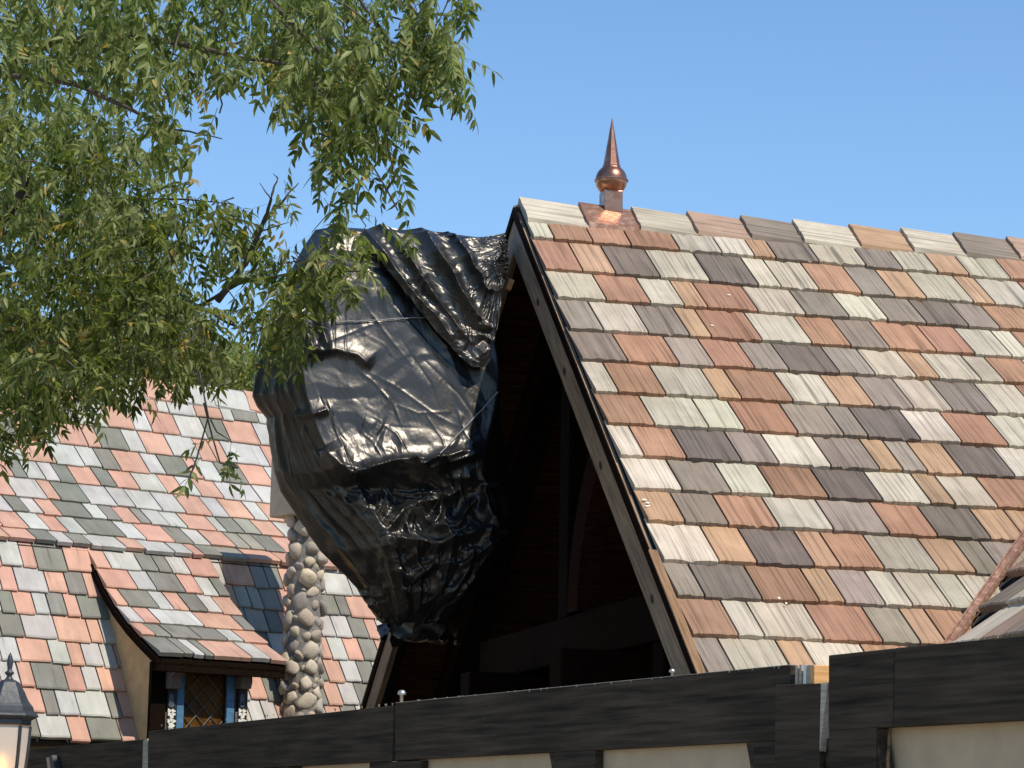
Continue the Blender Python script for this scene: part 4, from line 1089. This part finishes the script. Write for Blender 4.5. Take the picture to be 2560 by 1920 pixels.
# ================================================================== TREES
def leaf_template(seed, pairs=6, Ll=.066, Wl=.0185, length=.20):
    rg = np.random.default_rng(seed); V = []; Fc = []; K = []
    def leaflet(p, d, nrm_, L, W):
        d = norm(d); s = norm(np.cross(d, nrm_)); n2 = np.cross(s, d); b = len(V)
        cv = rg.uniform(.05, .3)*L
        sg_ = s*rg.uniform(-.25, .25)*L; dn = n2*cv
        V.extend([p, p+d*L*.28+s*W*.46+n2*W*.14-dn*.08, p+d*L*.30-dn*.08, p+d*L*.28-s*W*.46+n2*W*.14-dn*.08,
                  p+d*L*.66+s*W*.36+n2*W*.10-dn*.45+sg_*.4, p+d*L*.68-dn*.45+sg_*.4, p+d*L*.66-s*W*.36+n2*W*.10-dn*.45+sg_*.4, p+d*L-dn+sg_])
        Fc.extend([(b, b+1, b+2), (b, b+2, b+3), (b+1, b+4, b+5, b+2), (b+2, b+5, b+6, b+3), (b+4, b+7, b+5), (b+5, b+7, b+6)]); k = rg.uniform(0, 1); K.extend([k]*6)
    P = np.array([0., 0, 0]); d = np.array([0, 1., .0]); droop = rg.uniform(.05, .16)
    for i in range(pairs):
        d = norm(d+np.array([rg.uniform(-.05, .05), 0, -droop])); Pn = P+d*length/pairs
        b = len(V); s = np.cross(d, ZV); s = norm(s)*.0012
        V.extend([P-s, P+s, Pn+s, Pn-s]); Fc.append((b, b+1, b+2, b+3)); K.append(.3)
        P = Pn
        for sg in (1, -1):
            if rg.uniform() < .07: continue
            q = norm(np.cross(d, ZV))*sg; dd = norm(d*.75+q*.9+np.array([0, 0, rg.uniform(-1.1, .0)])); nn = norm(np.array([rg.uniform(-.5, .5), rg.uniform(-.5, .5), 1.]))
            leaflet(P, dd, nn, Ll*rg.uniform(.75, 1.15)*(1-.25*abs(i-2.5)/3), Wl*rg.uniform(.8, 1.2))
    leaflet(P, d, norm(np.array([rg.uniform(-.4, .4), .2, 1.])), Ll, Wl)
    return np.array(V), Fc, K
TMPL = [leaf_template(50+i, pairs=random.choice((4, 5, 6)), length=random.uniform(.12, .18)) for i in range(9)]
def leaf_mesh(name, V, Fc, K, mat):
    m = mesh_from(name, V, Fc); a = m.attributes.new('leafrnd', 'FLOAT', 'FACE'); a.data.foreach_set('value', np.array(K, dtype=np.float32)); m.materials.append(mat); return m
def basis(d, roll):
    d = norm(d); a = np.cross(d, ZV); a = norm(a) if np.linalg.norm(a) > 1e-3 else np.array([1., 0, 0]); b = np.cross(a, d)
    c, s = math.cos(roll), math.sin(roll); return a*c+b*s, d, -a*s+b*c
def in_poly(x, y, poly):
    r = False; n = len(poly)
    for i in range(n):
        x0, y0 = poly[i]; x1, y1 = poly[i-1]
        if (y0 > y) != (y1 > y) and x < (x1-x0)*(y-y0)/(y1-y0)+x0: r = not r
    return r
def sample_poly(poly, n, d0, d1):
    xs = [p[0] for p in poly]; ys = [p[1] for p in poly]; out = []
    while len(out) < n:
        x, y = random.uniform(min(xs), max(xs)), random.uniform(min(ys), max(ys))
        if in_poly(x, y, poly): out.append(at(x*FS, y*FS, random.uniform(d0, d1)))
    return out
def clumped(poly, n, d0, d1, nc, rad, lift=.08):
    """leaves gather in clumps, with gaps between"""
    cs = sample_poly(poly, nc, d0, d1); out = []
    while len(out) < n:
        c = random.choice(cs); p = c+RNG.normal(0, rad, 3)*np.array([1, 1.6, 1.1]); x, y, _ = proj(p)
        if in_poly(x/FS, y/FS, poly): out.append(p+ZV*lift)
    return out
def crown(tree, pts, mat, scale, droop, tmpl, n_parts, name='crown', pname='compound_leaf'):
    """pts: leaf bases; the nearest n_parts become parts of their own, the others one mass"""
    pts = sorted(pts, key=lambda p: proj(p)[2]); meshes = [leaf_mesh(pname, *t, mat) for t in tmpl]
    V = []; Fc = []; K = []; nv = 0
    vis = [p for p in pts if -40 < proj(p)[0] < 2600 and -40 < proj(p)[1] < 1960]
    ids = set(id(p) for p in vis[:n_parts])
    for p in pts:
        an = random.uniform(0, 2*math.pi); d = np.array([math.cos(an), math.sin(an), random.uniform(*droop)]); ex, ey, ez = basis(d, random.uniform(-.7, .7)); s = scale*random.uniform(.75, 1.25); k = random.randrange(len(tmpl))
        if id(p) in ids:
            o = link(pname, meshes[k], None, tree); place(o, p, ex, ey, ez, s, s, s); continue
        v, f, kk = tmpl[k]; V.append(p+s*(v[:, :1]*ex+v[:, 1:2]*ey+v[:, 2:]*ez)); Fc += [tuple(i+nv for i in q) for q in f]; j = random.uniform(-.25, .25); o_ = random.random() < .02; K += [1. if o_ else min(.93, max(0, x*.8+.1+j)) for x in kk]; nv += len(v)
    if V:
        V = np.concatenate(V); o = link(name, leaf_mesh(name, V, Fc, K, mat), None, tree); o['kind'] = 'stuff'; return o
def limb(tree, pts, r0, r1, name='limb', n=7):
    q = []
    pts = [np.asarray(p) for p in pts]
    for i in range(len(pts)-1):
        for t in np.linspace(0, 1, 5, endpoint=False): q.append(pts[i]*(1-t)+pts[i+1]*t+RNG.normal(0, r1*.8, 3)*(0 if i+t == 0 else 1))
    q.append(pts[-1]); mb = MB(); mb.tube(q, list(np.linspace(r0, r1, len(q))), n); return mb.build(name, M['bark'], tree, True)
f_ = lambda x, y, d: at(x*FS, y*FS, d)
def twigs(tree, pts, n, mat, ln=.20, name='twigs'):
    mb = MB()
    for p in random.sample(pts, min(n, len(pts))):
        a = random.uniform(0, 6.28); e = p+np.array([math.cos(a)*ln*.5, math.sin(a)*ln*.6, random.uniform(.1, .9)*ln]); m_ = (p+e)/2+RNG.normal(0, .03, 3)
        mb.tube([e, m_, p], [.005, .0035, .002], 4, False)
    o = mb.build(name, M['bark'], tree); o['kind'] = 'stuff'; return o

# --- weeping tree hanging in from above
T1 = empty('weeping_tree', 'weeping tree with drooping feathery leaves hanging in from the top left', 'tree')
trunk_b = np.array([f_(-260, 800, 13.5)[0], f_(-260, 800, 13.5)[1], 0])
mb = MB(); tp = [trunk_b, trunk_b+np.array([.05, 0, 1.5]), trunk_b+np.array([.2, .1, 3.2]), f_(-120, 200, 13.6), f_(60, -120, 13.7), f_(240, -260, 13.8)]
mb.tube(tp, [.26, .20, .17, .14, .11, .07], 12); mb.build('trunk', M['bark'], T1, True)
limb(T1, [f_(-120, 200, 13.6), f_(120, 90, 13.4), f_(300, 75, 13.3), f_(450, 108, 13.2), f_(520, 125, 13.1), f_(640, 140, 13.0), f_(760, 250, 12.9), f_(800, 320, 12.9)], .020, .003)
limb(T1, [f_(60, -120, 13.7), f_(400, -160, 13.3), f_(700, -110, 13.0), f_(860, -20, 12.8), f_(930, 60, 12.8), f_(975, 150, 12.8)], .020, .003)
limb(T1, [f_(450, -150, 13.3), f_(600, 20, 13.1), f_(700, 120, 13.0), f_(790, 200, 12.9), f_(830, 280, 12.9), f_(855, 400, 12.9)], .014, .0025)
limb(T1, [f_(700, -110, 13.0), f_(820, 60, 12.9), f_(850, 150, 12.9)], .010, .0025)
limb(T1, [f_(-60, 150, 13.6), f_(160, 180, 13.3), f_(290, 240, 13.2), f_(360, 275, 13.2), f_(480, 300, 13.1)], .016, .0025)
pts = []
pts += clumped([(-60, -60), (860, -60), (850, 60), (790, 180), (700, 200), (640, 230), (600, 190), (530, 190), (480, 215), (440, 190), (400, 225), (370, 285), (340, 330), (250, 240), (120, 200), (0, 190), (-60, 200)], 560, 12.4, 14.8, 120, .15, .11)
pts += clumped([(590, 130), (720, 110), (850, 0), (862, 120), (842, 200), (868, 270), (855, 300), (800, 310), (790, 330), (740, 300), (700, 330), (675, 280), (640, 265), (605, 235)], 150, 12.3, 13.7, 40, .10, .10)
pts += clumped([(700, 280), (860, 250), (868, 400), (868, 455), (842, 430), (815, 380), (795, 340), (770, 330), (775, 430), (760, 455), (735, 440), (715, 390), (705, 340)], 40, 12.3, 13.3, 18, .06, .08)
pts += clumped([(850, -40), (1012, -40), (1016, 25), (985, 95), (1000, 175), (998, 235), (970, 255), (945, 225), (930, 190), (900, 215), (872, 215), (885, 160), (862, 120)], 88, 12.3, 13.2, 28, .08, .09)
pts += clumped([(330, 260), (390, 240), (385, 300), (372, 330), (350, 350)], 18, 12.6, 13.4, 5, .06)
# hanging strands
strands = [[(700, 330), (692, 400), (686, 460)], [(770, 330), (775, 400), (770, 460)], [(800, 350), (830, 400), (860, 455)], [(745, 330), (752, 400), (748, 455)], [(930, 20), (900, 120), (895, 220)], [(985, 90), (992, 180), (975, 260)],
           [(640, 230), (660, 270), (662, 290)], [(470, 190), (480, 225), (474, 245)], [(880, 60), (870, 140), (880, 230)], [(440, 870), (455, 930), (475, 1000), (515, 1010)], [(430, 800), (450, 900), (425, 990), (410, 1030)]]
for st in strands:
    d = 13.0 if st[0][1] < 600 else 12.7
    mb = MB(); mb.tube([f_(x, y, d) for x, y in st], .004, 4); mb.build('twig', M['bark'], T1)
for x, y in ((690, 395), (700, 440), (770, 450), (480, 950), (500, 965), (512, 985), (430, 1005), (490, 1000), (470, 245), (660, 280), (865, 450), (860, 440), (640, 340)):
    pts.append(f_(x, y-12, 12.8))
crown(T1, pts, M['leaf'], 1.18, (-1.5, -.15), TMPL, 300)
twigs(T1, pts, 160, None)

# --- dense tree at the left
T2 = empty('leafy_tree', 'dense leafy tree filling the left edge above the slate roof', 'tree')
tb = np.array([f_(-190, 800, 17.5)[0], f_(-190, 800, 17.5)[1], 0])
mb = MB(); mb.tube([tb, tb+np.array([.05, 0, 2.]), f_(-140, 700, 17.4), f_(-40, 520, 17.4), f_(60, 380, 17.3)], [.24, .19, .14, .10, .05], 12); mb.build('trunk', M['bark'], T2, True)
limb(T2, [f_(-120, 680, 17.4), f_(60, 690, 17.3), f_(250, 700, 17.0), f_(340, 690, 16.8), f_(430, 660, 16.5), f_(520, 610, 16.2), f_(640, 590, 15.8), f_(800, 585, 15.2)], .024, .003)
limb(T2, [f_(430, 660, 16.5), f_(480, 690, 16.3), f_(540, 720, 16.0), f_(600, 700, 15.8)], .012, .002)
limb(T2, [f_(470, 650, 16.3), f_(530, 570, 16.2), f_(570, 480, 16.1), f_(585, 430, 16.0), f_(600, 385, 16.0)], .022, .004)
limb(T2, [f_(570, 480, 16.1), f_(615, 430, 16.0), f_(645, 395, 16.0)], .010, .003)
limb(T2, [f_(-40, 520, 17.4), f_(120, 470, 17.2), f_(280, 430, 17.0), f_(400, 430, 16.6), f_(500, 440, 16.4)], .016, .0025)
for a, b in (((585, 430), (560, 395)), ((600, 385), (590, 375)), ((590, 450), (640, 440)), ((555, 520), (520, 470)), ((560, 500), (625, 480))):
    limb(T2, [f_(*a, 16.05), f_(*b, 16.0)], .006, .002, 'twig', 4)
pts = []
pts += clumped([(-60, 190), (120, 205), (250, 245), (330, 320), (365, 390), (385, 450), (400, 560), (420, 640), (400, 700), (360, 760), (300, 790), (200, 800), (110, 830), (0, 860), (-60, 860)], 1300, 15.6, 19.0, 170, .18, .03)
pts += clumped([(360, 400), (420, 400), (500, 420), (540, 440), (560, 500), (575, 570), (540, 620), (480, 650), (420, 640), (390, 560)], 58, 15.6, 16.8, 30, .08, .03)
pts += clumped([(540, 440), (600, 400), (645, 390), (640, 440), (600, 500), (640, 540), (600, 600), (560, 640), (540, 600)], 22, 15.6, 16.4, 20, .06, .03)
pts += clumped([(675, 490), (700, 475), (760, 500), (820, 530), (810, 560), (790, 610), (730, 630), (690, 640), (640, 640), (610, 620), (625, 580), (665, 560)], 66, 14.6, 15.5, 26, .08, .04)
pts += clumped([(578, 620), (640, 610), (650, 680), (640, 740), (630, 780), (640, 820), (600, 840), (585, 800), (592, 740), (580, 690)], 44, 14.8, 15.8, 24, .07, .05)
pts += clumped([(-60, 760), (110, 790), (220, 790), (330, 790), (420, 770), (430, 830), (380, 850), (300, 830), (210, 880), (150, 900), (100, 930), (20, 975), (-60, 985)], 190, 14.8, 17.0, 46, .11, .07)
pts += clumped([(490, 690), (540, 650), (560, 690), (520, 730), (490, 745)], 9, 15.6, 16.2, 6, .05, .05)
pts += clumped([(390, 640), (430, 650), (440, 740), (440, 800), (420, 850), (370, 840), (360, 760)], 44, 15.6, 17.0, 20, .10, .05)
crown(T2, pts, M['leaf_dense'], 1.30, (-1.2, .5), TMPL, 300)
twigs(T2, pts, 260, None)

# --- far trees behind the left roof
def far_tree(name, label, poly, dist, n, size, trunk_x, mat):
    T = empty(name, label, 'tree', 'trees behind the slate roof')
    ys = [p[1] for p in poly]; top = f_(trunk_x, min(ys)+30, dist); b = np.array([top[0], top[1], 0])
    mb = MB(); mb.tube([b, b+np.array([.1, 0, 2.5]), (b+top)/2+np.array([.1, .1, 1]), top], [.4, .3, .2, .06], 10); mb.build('trunk', M['bark'], T, True)
    for _ in range(6):
        q = random.choice(sample_poly(poly, 5, dist-1.5, dist+1.5)); c = (b+top)/2+np.array([0, 0, random.uniform(0, 1.5)]); limb(T, [c, (c+q)/2+RNG.normal(0, .2, 3), q], .08, .02)
    pts = clumped(poly, n, dist-2.5, dist+2.5, 60, size*1.6)
    V = []; Fc = []; K = []
    for p in pts:
        for _ in range(8):
            q = p+RNG.normal(0, size*.5, 3); d = norm(RNG.normal(0, 1, 3)); s = norm(np.cross(d, RNG.normal(0, 1, 3))); L = size*random.uniform(.35, .7); b_ = len(V)
            V += [q, q+d*L*.5+s*L*.17, q+d*L, q+d*L*.5-s*L*.17]; Fc.append((b_, b_+1, b_+2, b_+3)); K.append(random.random())
    o = link('crown', leaf_mesh('crown', V, Fc, K, mat), None, T); o['kind'] = 'stuff'
far_tree('olive_tree', 'olive brown tree behind the slate roof, the taller one beside the leafy tree', [(200, 640), (330, 600), (380, 660), (430, 690), (450, 740), (470, 800), (470, 870), (180, 900)], 38, 1500, .20, 360, M['leaf_far'])
far_tree('dark_tree', 'low dark green tree behind the slate roof, touching the black bundle', [(440, 790), (470, 760), (520, 755), (550, 775), (575, 800), (600, 850), (600, 900), (430, 900)], 46, 900, .22, 515, M['leaf_dense'])
far_tree('orange_tree', 'tree with orange tinted leaves just above the slate roof ridge', [(-20, 700), (120, 720), (230, 735), (250, 800), (230, 860), (-20, 900)], 34, 900, .18, 110, leaf_material('orange_tint_leaf', (.09, .06, .022), (.14, .085, .03), (.26, .11, .045)))
